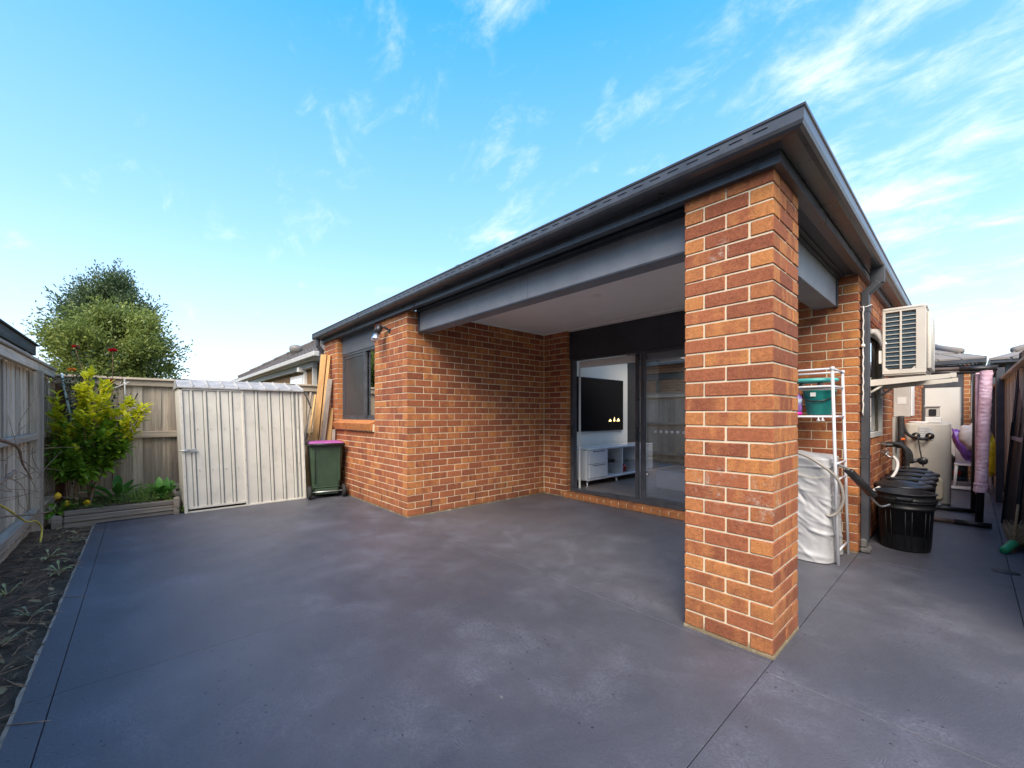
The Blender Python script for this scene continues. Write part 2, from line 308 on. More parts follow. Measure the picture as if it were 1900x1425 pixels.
# ------------------------------------------------------------------ mesh builder
class MB:
    def __init__(s): s.v, s.f, s.mi, s.sm, s.tn = [], [], [], [], []
    def add(s, vs, fs, mi=0, sm=False, tone=None):
        b = len(s.v); s.v += [tuple(q) for q in vs]
        for i, f in enumerate(fs):
            s.f.append(tuple(b+j for j in f)); s.mi.append(mi); s.sm.append(sm)
            s.tn.append(tone[i] if isinstance(tone, list) else (tone or (.5, 0, .5)))
        return s
    def box(s, x0, x1, y0, y1, z0, z1, mi=0, M=None, b=0., tone=None):
        x0, x1 = min(x0, x1), max(x0, x1); y0, y1 = min(y0, y1), max(y0, y1); z0, z1 = min(z0, z1), max(z0, z1)
        b = min(b, (x1-x0)*.45, (y1-y0)*.45, (z1-z0)*.45)
        if b <= 0:
            v = [(x, y, z) for z in (z0, z1) for y in (y0, y1) for x in (x0, x1)]
            f = [(0, 2, 3, 1), (4, 5, 7, 6), (0, 1, 5, 4), (2, 6, 7, 3), (0, 4, 6, 2), (1, 3, 7, 5)]
        else:
            v, idx = [], {}
            lo, hi = (x0, y0, z0), (x1, y1, z1)
            for cx in (0, 1):
                for cy in (0, 1):
                    for cz in (0, 1):
                        c = (cx, cy, cz)
                        for a in range(3):
                            q = [hi[i] if c[i] else lo[i] for i in range(3)]
                            for i in range(3):
                                if i != a: q[i] += -b if c[i] else b
                            idx[(c, a)] = len(v); v.append(tuple(q))
            f = []
            for a in range(3):
                o1, o2 = (a+1) % 3, (a+2) % 3
                for sgn in (0, 1):
                    ring = []
                    for (p, q) in ((0, 0), (1, 0), (1, 1), (0, 1)):
                        c = [0]*3; c[a] = sgn; c[o1] = p; c[o2] = q; ring.append(idx[(tuple(c), a)])
                    f.append(tuple(ring if sgn else ring[::-1]))
            for a in range(3):          # edges along a
                o1, o2 = (a+1) % 3, (a+2) % 3
                for p in (0, 1):
                    for q in (0, 1):
                        c0 = [0]*3; c1 = [0]*3; c1[a] = 1
                        for c in (c0, c1): c[o1] = p; c[o2] = q
                        r = [idx[(tuple(c0), o1)], idx[(tuple(c1), o1)], idx[(tuple(c1), o2)], idx[(tuple(c0), o2)]]
                        f.append(tuple(r if p != q else r[::-1]))
            for cx in (0, 1):
                for cy in (0, 1):
                    for cz in (0, 1):
                        c = (cx, cy, cz); r = [idx[(c, 0)], idx[(c, 1)], idx[(c, 2)]]
                        f.append(tuple(r if (cx+cy+cz) % 2 == 1 else r[::-1]))
        if M is not None: v = [M @ Vector(q) for q in v]
        return s.add(v, f, mi, False, tone)
    def prism(s, poly, z0, z1, mi=0, M=None, sm=False, bev=0.):
        """poly: CCW (x,y) list, extruded z0..z1, optional bevelled rims"""
        n = len(poly); cx = sum(p[0] for p in poly)/n; cy = sum(p[1] for p in poly)/n
        def ring(z, ins):
            o = []
            for i in range(n):
                a, b, c = Vector(poly[i-1]), Vector(poly[i]), Vector(poly[(i+1) % n])
                if ins:
                    d1, d2 = (b-a).normalized(), (c-b).normalized(); nn = Vector((-(d1.y+d2.y), d1.x+d2.x))
                    nn = nn.normalized() if nn.length > 1e-6 else Vector((0, 0)); b = b+nn*ins
                o.append((b.x, b.y, z))
            return o
        lv = [(z0, 0), (z1, 0)] if bev <= 0 else [(z0, bev), (z0+bev*.3, bev*.3), (z0+bev, 0), (z1-bev, 0), (z1-bev*.3, bev*.3), (z1, bev)]
        v = []; [v.extend(ring(z, i)) for z, i in lv]; L = len(lv)
        side = [(k*n+i, k*n+(i+1) % n, (k+1)*n+(i+1) % n, (k+1)*n+i) for k in range(L-1) for i in range(n)]
        if M is not None: v = [M @ Vector(q) for q in v]
        b0 = len(s.v); s.add(v, side, mi, sm)
        s.f += [tuple(b0+i for i in range(n))[::-1], tuple(b0+(L-1)*n+i for i in range(n))]; s.mi += [mi]*2; s.sm += [False]*2; s.tn += [(.5, 0, .5)]*2
        return s
    def rbox(s, x0, x1, y0, y1, z0, z1, r=.05, bev=.01, seg=5, mi=0, M=None):
        pts = []
        for (cx, cy, a0) in ((x1-r, y0+r, -90), (x1-r, y1-r, 0), (x0+r, y1-r, 90), (x0+r, y0+r, 180)):
            for k in range(seg+1):
                a = R(a0+90*k/seg); pts.append((cx+r*math.cos(a), cy+r*math.sin(a)))
        return s.prism(pts, z0, z1, mi, M, True, bev)
    def tube(s, pts, r, seg=8, mi=0, sm=True, cap=True, tone=None):
        P = [Vector(p) for p in pts]; n = len(P); rr = r if isinstance(r, (list, tuple)) else [r]*n
        T = [(P[min(i+1, n-1)]-P[max(i-1, 0)]).normalized() for i in range(n)]
        u = T[0].orthogonal().normalized(); v = []
        for i in range(n):
            u = (u - T[i]*u.dot(T[i])); u = u.normalized() if u.length > 1e-6 else T[i].orthogonal().normalized(); w = T[i].cross(u)
            for k in range(seg):
                a = 2*math.pi*k/seg; v.append(P[i]+(u*math.cos(a)+w*math.sin(a))*rr[i])
        f = [(i*seg+k, i*seg+(k+1) % seg, (i+1)*seg+(k+1) % seg, (i+1)*seg+k) for i in range(n-1) for k in range(seg)]
        if cap: f += [tuple(range(seg))[::-1], tuple((n-1)*seg+k for k in range(seg))]
        return s.add(v, f, mi, sm, tone)
    def lathe(s, prof, c=(0, 0, 0), seg=24, mi=0, M=None, sx=1., sy=1., sm=True):
        v = [(c[0]+p[0]*math.cos(2*math.pi*k/seg)*sx, c[1]+p[0]*math.sin(2*math.pi*k/seg)*sy, c[2]+p[1]) for p in prof for k in range(seg)]
        if M is not None: v = [M @ Vector(q) for q in v]
        f = [(i*seg+k, i*seg+(k+1) % seg, (i+1)*seg+(k+1) % seg, (i+1)*seg+k) for i in range(len(prof)-1) for k in range(seg)]
        if prof[0][0] > 1e-4: f.append(tuple(range(seg))[::-1])
        if prof[-1][0] > 1e-4: f.append(tuple((len(prof)-1)*seg+k for k in range(seg)))
        return s.add(v, f, mi, sm)
    def quad(s, a, b, c, d, mi=0, tone=None): return s.add([a, b, c, d], [(0, 1, 2, 3)], mi, False, tone)
    def leaf(s, p, d, up, L, W, mi=0, tone=None, fold=.25, curl=.2, seg=3):
        """a folded, curling leaf from p along d"""
        d = Vector(d).normalized(); sd = d.cross(Vector(up)); sd = sd.normalized() if sd.length > 1e-4 else d.orthogonal().normalized(); n = sd.cross(d)
        v, f = [], []; p = Vector(p)
        for i in range(seg+1):
            t_ = i/seg; w = W*.5*(math.sin(math.pi*min(1, t_*.93+.05))**.8) if 0 < i < seg else W*.03
            c = p+d*(L*t_)-n*(curl*L*t_*t_); v += [c-sd*w+n*(w*fold), c, c+sd*w+n*(w*fold)]
        for i in range(seg):
            a = i*3; f += [(a, a+1, a+4, a+3), (a+1, a+2, a+5, a+4)]
        return s.add(v, f, mi, True, tone)
    def qleaf(s, p, d, up, L, W, mi=0, tone=None):
        d = Vector(d); sd = d.cross(Vector(up)); sd = sd.normalized() if sd.length > 1e-4 else d.orthogonal().normalized(); p = Vector(p)
        return s.add([p, p+d*L*.5-sd*W*.5, p+d*L, p+d*L*.5+sd*W*.5], [(0, 1, 2, 3)], mi, False, tone)
    def mesh(s, name, mats):
        me = bpy.data.meshes.new(name); me.from_pydata(s.v, [], s.f)
        for m in (mats if isinstance(mats, (list, tuple)) else [mats]): me.materials.append(MATS[m])
        me.polygons.foreach_set('material_index', s.mi); me.polygons.foreach_set('use_smooth', s.sm)
        a = me.attributes.new('tone', 'FLOAT_COLOR', 'CORNER'); buf = []
        for f, tn in zip(s.f, s.tn): buf += [tn[0], tn[1], tn[2], 1.]*len(f)
        a.data.foreach_set('color', buf); me.update(); return me

def link(name, data, parent=None, label=None, cat=None, group=None, kind=None):
    o = bpy.data.objects.new(name, data); COL.objects.link(o)
    if parent is not None:
        o.parent = parent; o.matrix_parent_inverse = Matrix.Translation(-ORG.get(parent.name, Vector()))
    for k_, v_ in (('label', label), ('category', cat), ('group', group), ('kind', kind)):
        if v_: o[k_] = v_
    return o
ORG = {}
def thing(name, loc, label, cat, group=None, kind=None):
    o = link(name, None, None, label, cat, group, kind); o.location = loc; o.empty_display_size = .1; ORG[o.name] = Vector(loc); return o
def part(name, mb, mats, parent, label=None, kind=None):
    return link(name, mb.mesh(name, mats), parent, label, None, None, kind)
def single(name, mb, mats, label, cat, group=None, kind=None):
    return link(name, mb.mesh(name, mats), None, label, cat, group, kind)
def bar(parent, nm, mat, *boxes, b=.005):
    for q in boxes:
        m = MB(); m.box(*q, b=b); part(nm, m, mat, parent)
def copy_tree(o, offset, label=None, parent=None):
    c = o.copy(); COL.objects.link(c)
    if parent is None: c.location = Vector(o.location)+Vector(offset); ORG[c.name] = ORG.get(o.name, Vector())
    else: c.parent = parent; c.matrix_parent_inverse = o.matrix_parent_inverse.copy()
    if label: c['label'] = label
    for ch in list(o.children): copy_tree(ch, offset, None, c)
    return c
def rot_to(d, up=(0, 0, 1)):
    return Vector(d).to_track_quat('Z', 'Y').to_matrix().to_4x4()
def catenary(a, b, sag, n=12):
    a, b = Vector(a), Vector(b); return [a.lerp(b, i/n)-Vector((0, 0, sag*4*(i/n)*(1-i/n))) for i in range(n+1)]
def spline(pts, n=6):
    P = [Vector(p) for p in pts]; o = []
    for i in range(len(P)-1):
        a, b, c, d = P[max(i-1, 0)], P[i], P[i+1], P[min(i+2, len(P)-1)]
        for k in range(n):
            t_ = k/n; o.append(.5*((2*b)+(c-a)*t_+(2*a-5*b+4*c-d)*t_*t_+(3*b-a-3*c+d)*t_**3))
    return o+[P[-1]]

# ------------------------------------------------------------------ ground, slab, soil
g = MB(); g.quad((-300, -300, -.16), (300, -300, -.16), (300, 300, -.16), (-300, 300, -.16))
single('ground', g, 'ground', None, None, kind='structure')
patio = thing('patio', (0, 0, 0), None, None, kind='structure'); patio['label'] = 'dark blue-grey sealed concrete patio and side path'; del patio['label']
J = .0018
def slab(x0, x1, y0, y1, nm='slab_panel'):
    m = MB(); m.box(x0+J, x1-J, y0+J, y1-J, -.1, 0, b=.0015); part(nm, m, 'concrete', patio)
YB, YE = -2.79, -2.895
for (a, b) in ((-6.10, -4.25), (-4.25, -2.10), (-2.10, 0), (0, .90)):
    slab(a, b, YB, -.05 if a < 0 else -.145); slab(a, b, YE, YB, 'border_strip')
slab(-7.45, -6.10, -2.05, 0); slab(-6.10, -4.25, -.05, 0.02); slab(-4.25, -2.10, -.05, 2.75); slab(-2.10, .0, -.05, 2.75); slab(.0, .90, -.145, 2.37); slab(.0, .90, 2.37, 5.9); slab(.0, .90, 5.9, 9.2); slab(.0, 1.2, 9.2, 10.3)
for (a, b) in ((-2.78, -.145), (-.145, 2.37), (2.37, 5.9), (5.9, 9.2)): slab(.90, 1.06, a, b, 'border_strip')
m = MB(); m.box(-7.4, 1.06, YE+.01, 10.2, -.14, -.012); part('joint_bed', m, 'joint_fill', patio)
m = MB(); n = 120
for i in range(n):
    x0, x1 = -6.1+7.7*i/n, -6.1+7.7*(i+1)/n; w0 = .016+.010*mnoise.noise((x0*7, 0, 0)); w1 = .016+.010*mnoise.noise((x1*7, 0, 0))
    a, b, c, d = (x0, YE-w0, -.012), (x1, YE-w1, -.012), (x1, YE+.006, -.006), (x0, YE+.006, -.006); m.quad(a, b, c, d)
    m.quad((x0, YE-w0, -.1), (x1, YE-w1, -.1), b, a)
part('slab_edge', m, 'bare_concrete', patio)
def drape(x0, x1, y0, y1, nx, ny, h, seed=0, z=-.04, rise=None):
    m = MB(); vs, fs = [], []
    for j in range(ny+1):
        for i in range(nx+1):
            x, y = x0+(x1-x0)*i/nx, y0+(y1-y0)*j/ny
            zz = z+h*(mnoise.noise((x*3+seed, y*3, 0))+.5*mnoise.noise((x*11+seed, y*11, 3))+.35*mnoise.noise((x*31, y*31, seed)))
            if rise: zz += rise(x, y)
            vs.append((x, y, zz))
    for j in range(ny):
        for i in range(nx): a = j*(nx+1)+i; fs.append((a, a+1, a+nx+2, a+nx+1))
    m.add(vs, fs, 0, True); return m
single('garden_soil', drape(-6.30, 1.6, -3.42, -2.885, 300, 24, .018, rise=lambda x, y: .03*max(0, (-3.05-y)/.35)), 'soil', None, None, kind='structure')

# ------------------------------------------------------------------ the brick house
house = thing('brick_house', (0, 0, 0), 'orange-red brick house with dark grey eaves and a corner pillar over its patio', 'house')
BR = []           # bricks: (x0,x1,y0,y1,z0,z1,axis,owner)
def course(k): z = .019+.086*(k-1); return z, z+.076
NC = 30; LX, WY, RX = -3.95, 2.49, -3.478
def addb(x0, x1, y0, y1, k, ax, own='wall', z=None):
    if x1-x0 < .02 or y1-y0 < .02: return
    z0, z1 = z if z else course(k); BR.append((x0, x1, y0, y1, z0, z1, ax, own))
for k in range(1, NC+1):
    odd = k % 2
    if odd:   # pillar
        for x in (-.47, -.11):
            addb(x, x+.11, 0, .23, k, 'y', 'pillar'); addb(x, x+.11, .24, .47, k, 'y', 'pillar')
        addb(-.35, -.12, 0, .11, k, 'x', 'pillar'); addb(-.35, -.12, .36, .47, k, 'x', 'pillar')
    else:
        for y in (0, .36):
            addb(-.47, -.24, y, y+.11, k, 'x', 'pillar'); addb(-.23, 0, y, y+.11, k, 'x', 'pillar')
        addb(-.47, -.36, .12, .35, k, 'y', 'pillar'); addb(-.11, 0, .12, .35, k, 'y', 'pillar')
    # wall down the left of the patio (faces +X), corner at y=0
    y = 0 if odd else .12
    while y < WY-.01:
        addb(LX-.11, LX, y, min(y+.23, WY-.005), k, 'y'); y += .24
    # window wall (faces -Y): right of the window, below it, and the pier on its left
    x = LX-.12 if odd else LX
    lo = -7.015 if k <= 12 else -4.902
    while x > lo+.02:
        addb(max(x-.23, lo), x, 0, .11, k, 'x'); x -= .24
    if k > 12:
        x = -6.365
        if odd: addb(x-.11, x, 0, .11, k, 'x'); x -= .12
        while x > -7.0: addb(max(x-.23, -7.015), x, 0, .11, k, 'x'); x -= .24
    # back return beside the door, and the one on the right
    x = LX+.005
    ws = (.11, .23, .11) if odd else (.23, .23)
    for w in ws: addb(x, min(x+w, RX), WY, WY+.11, k, 'x'); x += w+.01
    x = -.0
    if odd: addb(-.11, 0, WY, WY+.23, k, 'y'); x = -.12
    while x > -.93: addb(max(x-.23, -.95), x, WY, WY+.11, k, 'x'); x -= .24
    # side wall (faces +X)
    y = WY+.24 if odd else WY+.12
    while y < 10.0: 
        a, b = y, min(y+.23, 10.0)
        if not (a < 3.95 and b > 3.02 and 12 < k < 26): addb(-.11, 0, a, b, k, 'y')
        elif a < 3.02: addb(-.11, 0, a, 3.02, k, 'y')
        elif b > 3.95: addb(-.11, 0, 3.95, b, k, 'y')
        y += .24
# rowlock sills: under the window (tilted below) and the door step
x = RX
while x < -.95: addb(x, x+.11, WY-.035, WY+.13, 1, 'x', z=(.004, .082)); x += .12
WEEP = [(LX, .35), (LX, 1.07), (LX, 1.79)]; WEEPX = [-4.67, -5.39, -5.87]
def brick_mb(b, idx):
    x0, x1, y0, y1, z0, z1, ax, own = b; r = random.Random(idx*7919+11)
    j = lambda: r.uniform(-.0013, .0013)
    m = MB(); tone_s = (r.random(), 0, r.random()); L = (x1-x0) if ax == 'x' else (y1-y0)
    m.box(x0+j(), x1+j(), y0+j(), y1+j(), z0+j(), z1+j(), b=.0035)
    # faces 0,1 are +-x, 2,3 +-y, 4,5 +-z : end faces burn more orange
    tn = []
    for i in range(len(m.f)):
        end = (i in (0, 1) and ax == 'x') or (i in (2, 3) and ax == 'y') or L < .12
        tn.append((tone_s[0], r.uniform(.55, 1.0) if end else 0, tone_s[2]))
    m.tn = tn; return m
Fw = Vector((-math.sin(YAW), math.cos(YAW), 0)); Rt = Vector((math.cos(YAW), math.sin(YAW), 0))
def project(p):
    d = Vector(p)-CAM; z = d.dot(Fw)
    return None if z < .1 else (CX+F_PX*d.dot(Rt)/z, CY-F_PX*d.z/z)
def shown_area(b):
    x0, x1, y0, y1, z0, z1, ax, own = b; tot = 0
    for face in ([(x0, y0), (x1, y0)], [(x1, y0), (x1, y1)]):
        q = [project((x, y, z)) for (x, y) in face for z in (z0, z1)]
        if any(p is None for p in q): continue
        if max(p[0] for p in q) < 0 or min(p[0] for p in q) > 1900: continue
        vis = (face[0][1] == face[1][1] and CAM.y < face[0][1]) or (face[0][0] == face[1][0] and CAM.x > face[0][0])
        if vis: tot += abs(q[0][0]-q[2][0])*(abs(q[0][1]-q[1][1])+abs(q[2][1]-q[3][1]))/2
    c = project(((x0+x1)/2, (y0+y1)/2, (z0+z1)/2))
    if own != 'pillar' and c and 1270 < c[0] < 1482: return 0      # behind the pillar
    if own != 'pillar' and x1 > -.2 and y0 > 2.5: tot *= .3         # the side wall is mostly behind other things
    if own == 'pillar' and (y0 > .3 and x1 < -.02 or x1 < -.3 and y0 > .01): return 0
    return tot
order = sorted(range(len(BR)), key=lambda i: -shown_area(BR[i])); pick = set(order[:298])
# mortar bodies
mw = MB(); G = .006; ZT = 2.60
mw.box(LX-.11+G, LX-G, G, WY+.05, .0, ZT); mw.box(-4.902+G, LX-.11+G, G, .11, .0, ZT)
mw.box(-6.365-G, -4.902+G, G, .11, 0, course(12)[1]); mw.box(-7.015+G, -6.365-G, G, .11, 0, ZT)
mw.box(LX-.1, RX-G, WY+G, WY+.11, 0, ZT); mw.box(-.95+G, -G, WY+G, WY+.11, 0, ZT); mw.box(RX-.01, -.94, WY-.028, WY+.13, 0, .076)
mw.box(-.1, -G, WY+.1, 3.02+G, 0, ZT); mw.box(-.1, -G, 3.95-G, 10.0, 0, ZT); mw.box(-.1, -G, 3.0, 4.0, 0, course(12)[1]-.005); mw.box(-.1, -G, 3.0, 4.0, course(26)[0]+.005, ZT)
wall = part('wall', mw, 'mortar', house)
mp_ = MB(); mp_.box(-.47+G, -G, G, .47-G, 0.0, ZT); mp_.box(-.474, .004, -.004, .474, 0, .013)
pillar = part('pillar', mp_, 'mortar', house)
rest = MB()
for i, b in enumerate(BR):
    m = brick_mb(b, i)
    if i in pick:
        x0, x1, y0, y1, z0, z1, ax, own = b
        part('brick', m, 'brick', pillar if own == 'pillar' else wall)
    else:
        o_ = len(rest.v); rest.v += m.v; rest.f += [tuple(o_+q for q in f) for f in m.f]; rest.mi += m.mi; rest.sm += m.sm; rest.tn += m.tn
part('brickwork', rest, 'brick', house, kind='stuff')
m = MB()
for (x, y) in WEEP: m.box(x-.02, x+.0015, y-.007, y+.007, course(2)[0]-.004, course(2)[1]+.004)
for x in WEEPX: m.box(x-.006, x+.006, -.0015, .02, course(2)[0]-.004, course(2)[1]+.004)
part('weep_vent', m, 'joint_fill', house)
# window sill of tilted bricks
sill = None; ms = MB(); ms.box(-6.40, -4.905, -.02, .1, 1.045, 1.15); sillp = part('window_sill', ms, 'mortar', house)
m = MB(); n = 17
for i in range(n):
    x0 = -6.40+i*(1.495/n); r = random.Random(i); M = Matrix.Translation((x0, -.05, 1.055)) @ Matrix.Rotation(R(17), 4, 'X')
    q = MB(); q.box(.004, .078, 0, .17, 0, .112, b=.004, M=M, tone=(r.random()*.5, .85, r.random())); o_ = len(m.v)
    m.v += q.v; m.f += [tuple(o_+k for k in f) for f in q.f]; m.mi += q.mi; m.sm += q.sm; m.tn += q.tn
part('sill_brick', m, 'brick', sillp, kind='stuff')

# eaves: frieze board, soffit, gutter (mitred), overflow slots
def eave(prof, x_l, x_r0, y_f0, y_end, mats, nm, label=None, sm=False):
    """prof: (outward, z) polygon swept along the front (y=-out) and round the corner down the side (x=+out)"""
    m = MB(); n = len(prof); v = []
    for st in range(3):
        for (o_, z) in prof:
            v.append(((x_l, -o_, z), (o_, -o_, z), (o_, y_end, z))[st])
    f = [(a*n+i, a*n+(i+1) % n, (a+1)*n+(i+1) % n, (a+1)*n+i) for a in range(2) for i in range(n)]
    f += [tuple(range(n))[::-1], tuple(2*n+i for i in range(n))]
    m.add(v, f, 0, sm); return part(nm, m, mats, house, label)
YEND = 10.0
eave([(-.02, 2.575), (.040, 2.575), (.040, 2.612), (.036, 2.614), (.036, 2.618), (.040, 2.620), (.040, 2.672), (-.02, 2.672)], -7.06, 0, 0, YEND, 'monument', 'frieze_board')
eave([(-.02, 2.674), (.10, 2.674), (.10, 2.690), (-.02, 2.690)], -7.10, 0, 0, YEND, 'soffit_dark', 'soffit')
eave([(.045, 2.640), (.125, 2.640), (.146, 2.645), (.160, 2.656), (.167, 2.672), (.168, 2.722), (.174, 2.728), (.176, 2.738), (.170, 2.742), (.162, 2.738), (.160, 2.70), (.045, 2.70)], -7.14, 0, 0, YEND, 'monument', 'gutter')
m = MB()
for i in range(64):
    x = .02-i*.112; m.box(x-.066, x, -.1725, -.165, 2.700, 2.7085, b=.002)
part('overflow_slot', m, 'monument', house, kind='stuff')
for x in (-2.62, -5.1):
    m = MB(); m.box(x-.03, x+.03, -.1705, -.1685, 2.666, 2.722, b=.0005); m.box(x-.03, x+.03, -.1775, -.166, 2.724, 2.7435, b=.001); part('gutter_joint', m, 'monument', house)
for x in (-.075, -1.9, -3.7, -5.5):
    m = MB(); m.box(x-.018, x+.018, -.0425, -.0402, 2.576, 2.671, b=.0005); part('frieze_joint', m, 'monument_dull', house)
m = MB(); m.box(-7.16, -7.135, -.172, .06, 2.64, 2.735, b=.004); part('gutter_end', m, 'monument', house)
# roof: hip in stepped tile courses
def hip_roof(parent, x0, x1, y0, y1, z, pitch, mats, nm='roof', step=.33, tile=.30, hole=None):
    m = MB(); tp = math.tan(R(pitch)); half = min(x1-x0, y1-y0)/2; N = int(half/step); lift = .028
    for i in range(N+1):
        a, b = i*step, min((i+1)*step, half)
        if b-a < .02: continue
        for (pa, pb, pc, pd) in (((x0+a, y0+a), (x1-a, y0+a), (x1-b, y0+b), (x0+b, y0+b)), ((x1-a, y0+a), (x1-a, y1-a), (x1-b, y1-b), (x1-b, y0+b)),
                                 ((x1-a, y1-a), (x0+a, y1-a), (x0+b, y1-b), (x1-b, y1-b)), ((x0+a, y1-a), (x0+a, y0+a), (x0+b, y0+b), (x0+b, y1-b))):
            za, zb = z+a*tp, z+b*tp; L = (Vector(pb)-Vector(pa)).length; k = max(1, int(L/tile))
            for j in range(k):
                s0, s1 = j/k, (j+1)/k; jit = .004*math.sin(j*12.9+i*7)
                A, B = Vector(pa).lerp(Vector(pb), s0), Vector(pa).lerp(Vector(pb), s1-.004); D, C_ = Vector(pd).lerp(Vector(pc), s0), Vector(pd).lerp(Vector(pc), s1-.004)
                q = [(A.x, A.y, za+lift+jit), (B.x, B.y, za+lift+jit), (C_.x, C_.y, zb+.004), (D.x, D.y, zb+.004), (A.x, A.y, za-.012), (B.x, B.y, za-.012)]
                if hole and hole[0] < (A.x+C_.x)/2 < hole[1] and hole[2] < (A.y+C_.y)/2 < hole[3]: continue
                m.add(q, [(0, 1, 2, 3), (4, 5, 1, 0)])
    o = part(nm, m, mats, parent)
    h = MB()
    for (cx, cy, dx, dy) in ((x0, y0, 1, 1), (x1, y0, -1, 1), (x1, y1, -1, -1), (x0, y1, 1, -1)):
        n_ = int(half/.38)
        for i in range(n_):
            a = .34+i*.38; p0 = Vector((cx+dx*a, cy+dy*a, z+a*tp+.035)); p1 = Vector((cx+dx*(a+.42), cy+dy*(a+.42), z+(a+.42)*tp+.03))
            h.tube([p0, p1], [.075, .06], 7)
    rx0, rx1, ry0, ry1 = x0+half, x1-half, y0+half, y1-half; zr = z+half*tp+.03
    if ry1-ry0 > .3: h.tube([(rx0, ry0, zr), (rx0, ry1, zr)], .085, 7)
    elif rx1-rx0 > .3: h.tube([(rx0, ry0, zr), (rx1, ry0, zr)], .085, 7)
    part('hip_cap', h, mats, o); return o
hip_roof(house, -7.08, .115, -.115, 10.3, 2.728, 22, 'roof_tile', hole=(-3.75, -.5, 3.1, 7.0))  # hole in the tiles added to let daylight into the room
# beams over the patio openings, ceiling, cornice, downlight
m = MB(); m.box(-3.948, -.472, .158, .34, 2.345, 2.61, b=.003); fb = part('beam', m, 'beam_paint', house)
m = MB(); m.box(-3.947, -3.905, .146, .156, 2.335, 2.612, b=.002); m.box(-3.94, -.473, .150, .157, 2.330, 2.344); m.box(-3.9, -.473, .13, .157, 2.568, 2.585); m.box(-3.9, -.473, .10, .157, 2.586, 2.60)
m.box(-1.985, -1.9835, .1570, .1585, 2.347, 2.566); part('beam_trim', m, 'monument_dull', fb)
m = MB(); m.box(-.34, -.158, .474, WY-.003, 2.315, 2.61, b=.003); sb = part('beam', m, 'beam_paint', house)
m = MB(); m.box(-.156, -.146, WY-.05, WY-.004, 2.305, 2.612, b=.002); m.box(-.157, -.13, .475, WY-.01, 2.568, 2.585); m.box(-.157, -.10, .475, WY-.01, 2.586, 2.60); m.box(-.155, -.004, .475, WY, 2.6005, 2.612); part('beam_trim', m, 'monument_dull', sb)
m = MB(); m.box(-3.949, -.02, .0, WY+.11, 2.612, 2.65); part('soffit_lining', m, 'monument_dull', house)
m = MB(); m.box(-3.948, -.342, .342, WY+.002, 2.606, 2.6115); pc = part('patio_ceiling', m, 'ceiling_white', house)
m = MB(); m.box(-3.948, -3.915, .342, WY-.002, 2.585, 2.605, b=.006); m.box(-3.914, -.342, WY-.035, WY-.002, 2.585, 2.605, b=.006); m.box(RX+.02, -.955, WY+.0, WY+.106, 2.585, 2.605); part('cornice', m, 'cornice_white', house)
m = MB(); m.lathe([(.055, 2.6055), (.055, 2.598), (.045, 2.595), (.03, 2.60)], (-2.06, 1.30, 0), 20); part('downlight', m, 'cornice_white', house)
# window: frame, two sashes, screen, glass, blind, header panel
win = MB(); x0, x1, z0, z1, y = -6.363, -4.905, 1.195, 2.298, .085
win.box(x0, x1, y, .15, z0, z0+.045, b=.003); win.box(x0, x1, y, .15, z1-.04, z1, b=.003); win.box(x0, x0+.04, y, .15, z0+.045, z1-.04, b=.003); win.box(x1-.04, x1, y, .15, z0+.045, z1-.04, b=.003)
window = part('window', win, 'monument', house)
m = MB(); xm = -5.43
m.box(xm-.045, xm+.025, y-.004, y+.03, z0+.046, z1-.041, b=.003); m.box(x0+.041, xm-.046, y+.01, y+.03, z0+.046, z0+.085); m.box(x0+.041, xm-.046, y+.01, y+.03, z1-.08, z1-.041); m.box(x0+.041, x0+.075, y+.01, y+.03, z0+.086, z1-.081)
m.box(xm+.026, x1-.041, y+.03, y+.05, z0+.046, z0+.085); part('sash', m, 'monument', window)
m = MB(); m.quad((x0+.075, y+.018, z0+.086), (xm-.046, y+.018, z0+.086), (xm-.046, y+.018, z1-.081), (x0+.075, y+.018, z1-.081)); 
part('fly_screen', m, 'screen_grey', window)
m = MB(); m.quad((xm+.026, y+.039, z0+.086), (x1-.041, y+.039, z0+.086), (x1-.041, y+.039, z1-.041), (xm+.026, y+.039, z1-.041)); part('glass', m, 'glass_window', window)
m = MB(); m.box(x0+.05, x1-.05, y+.14, y+.15, z1-.30, z1-.05); part('blind', m, 'blind_white', window)
m = MB(); m.box(-6.363, -4.905, .078, .11, 2.30, 2.60, b=.002); part('header_panel', m, 'header_grey', house)
m = MB(); m.box(-6.9, -4.1, .16, 2.3, .3, .32); m.box(-6.9, -4.1, 2.28, 2.3, .3, 2.58); m.box(-6.92, -6.9, .16, 2.3, .3, 2.58); m.box(-6.9, -4.1, .16, 2.3, 2.57, 2.59); m.box(-4.1, -4.08, .16, 2.3, .3, 2.58); part('bedroom_lining', m, 'room_wall', house)
# sliding door
m = MB(); dx0, dx1, dz0, dz1, dy = RX+.003, -.953, .084, 2.152, 2.585
m.box(dx0, dx1, dy, dy+.09, dz0, dz0+.055, b=.003); m.box(dx0, dx1, dy, dy+.09, dz1-.02, dz1+.0, b=.002); m.box(dx0, dx0+.060, dy, dy+.09, dz0+.055, dz1-.02, b=.003); m.box(dx1-.05, dx1, dy, dy+.09, dz0+.055, dz1-.02, b=.003)
door = part('sliding_door', m, 'monument', house)
m = MB(); m.box(-2.372, -2.318, dy+.045, dy+.075, dz0+.056, dz1-.021, b=.003); part('sash', m, 'monument', door); m = MB(); m.box(-2.268, -2.205, dy+.005, dy+.04, dz0+.056, dz1-.021, b=.003)
m.box(-2.204, dx1-.051, dy+.012, dy+.035, dz0+.056, dz0+.10); m.box(-2.204, dx1-.051, dy+.012, dy+.035, dz1-.04, dz1-.021); part('sash', m, 'monument', door)
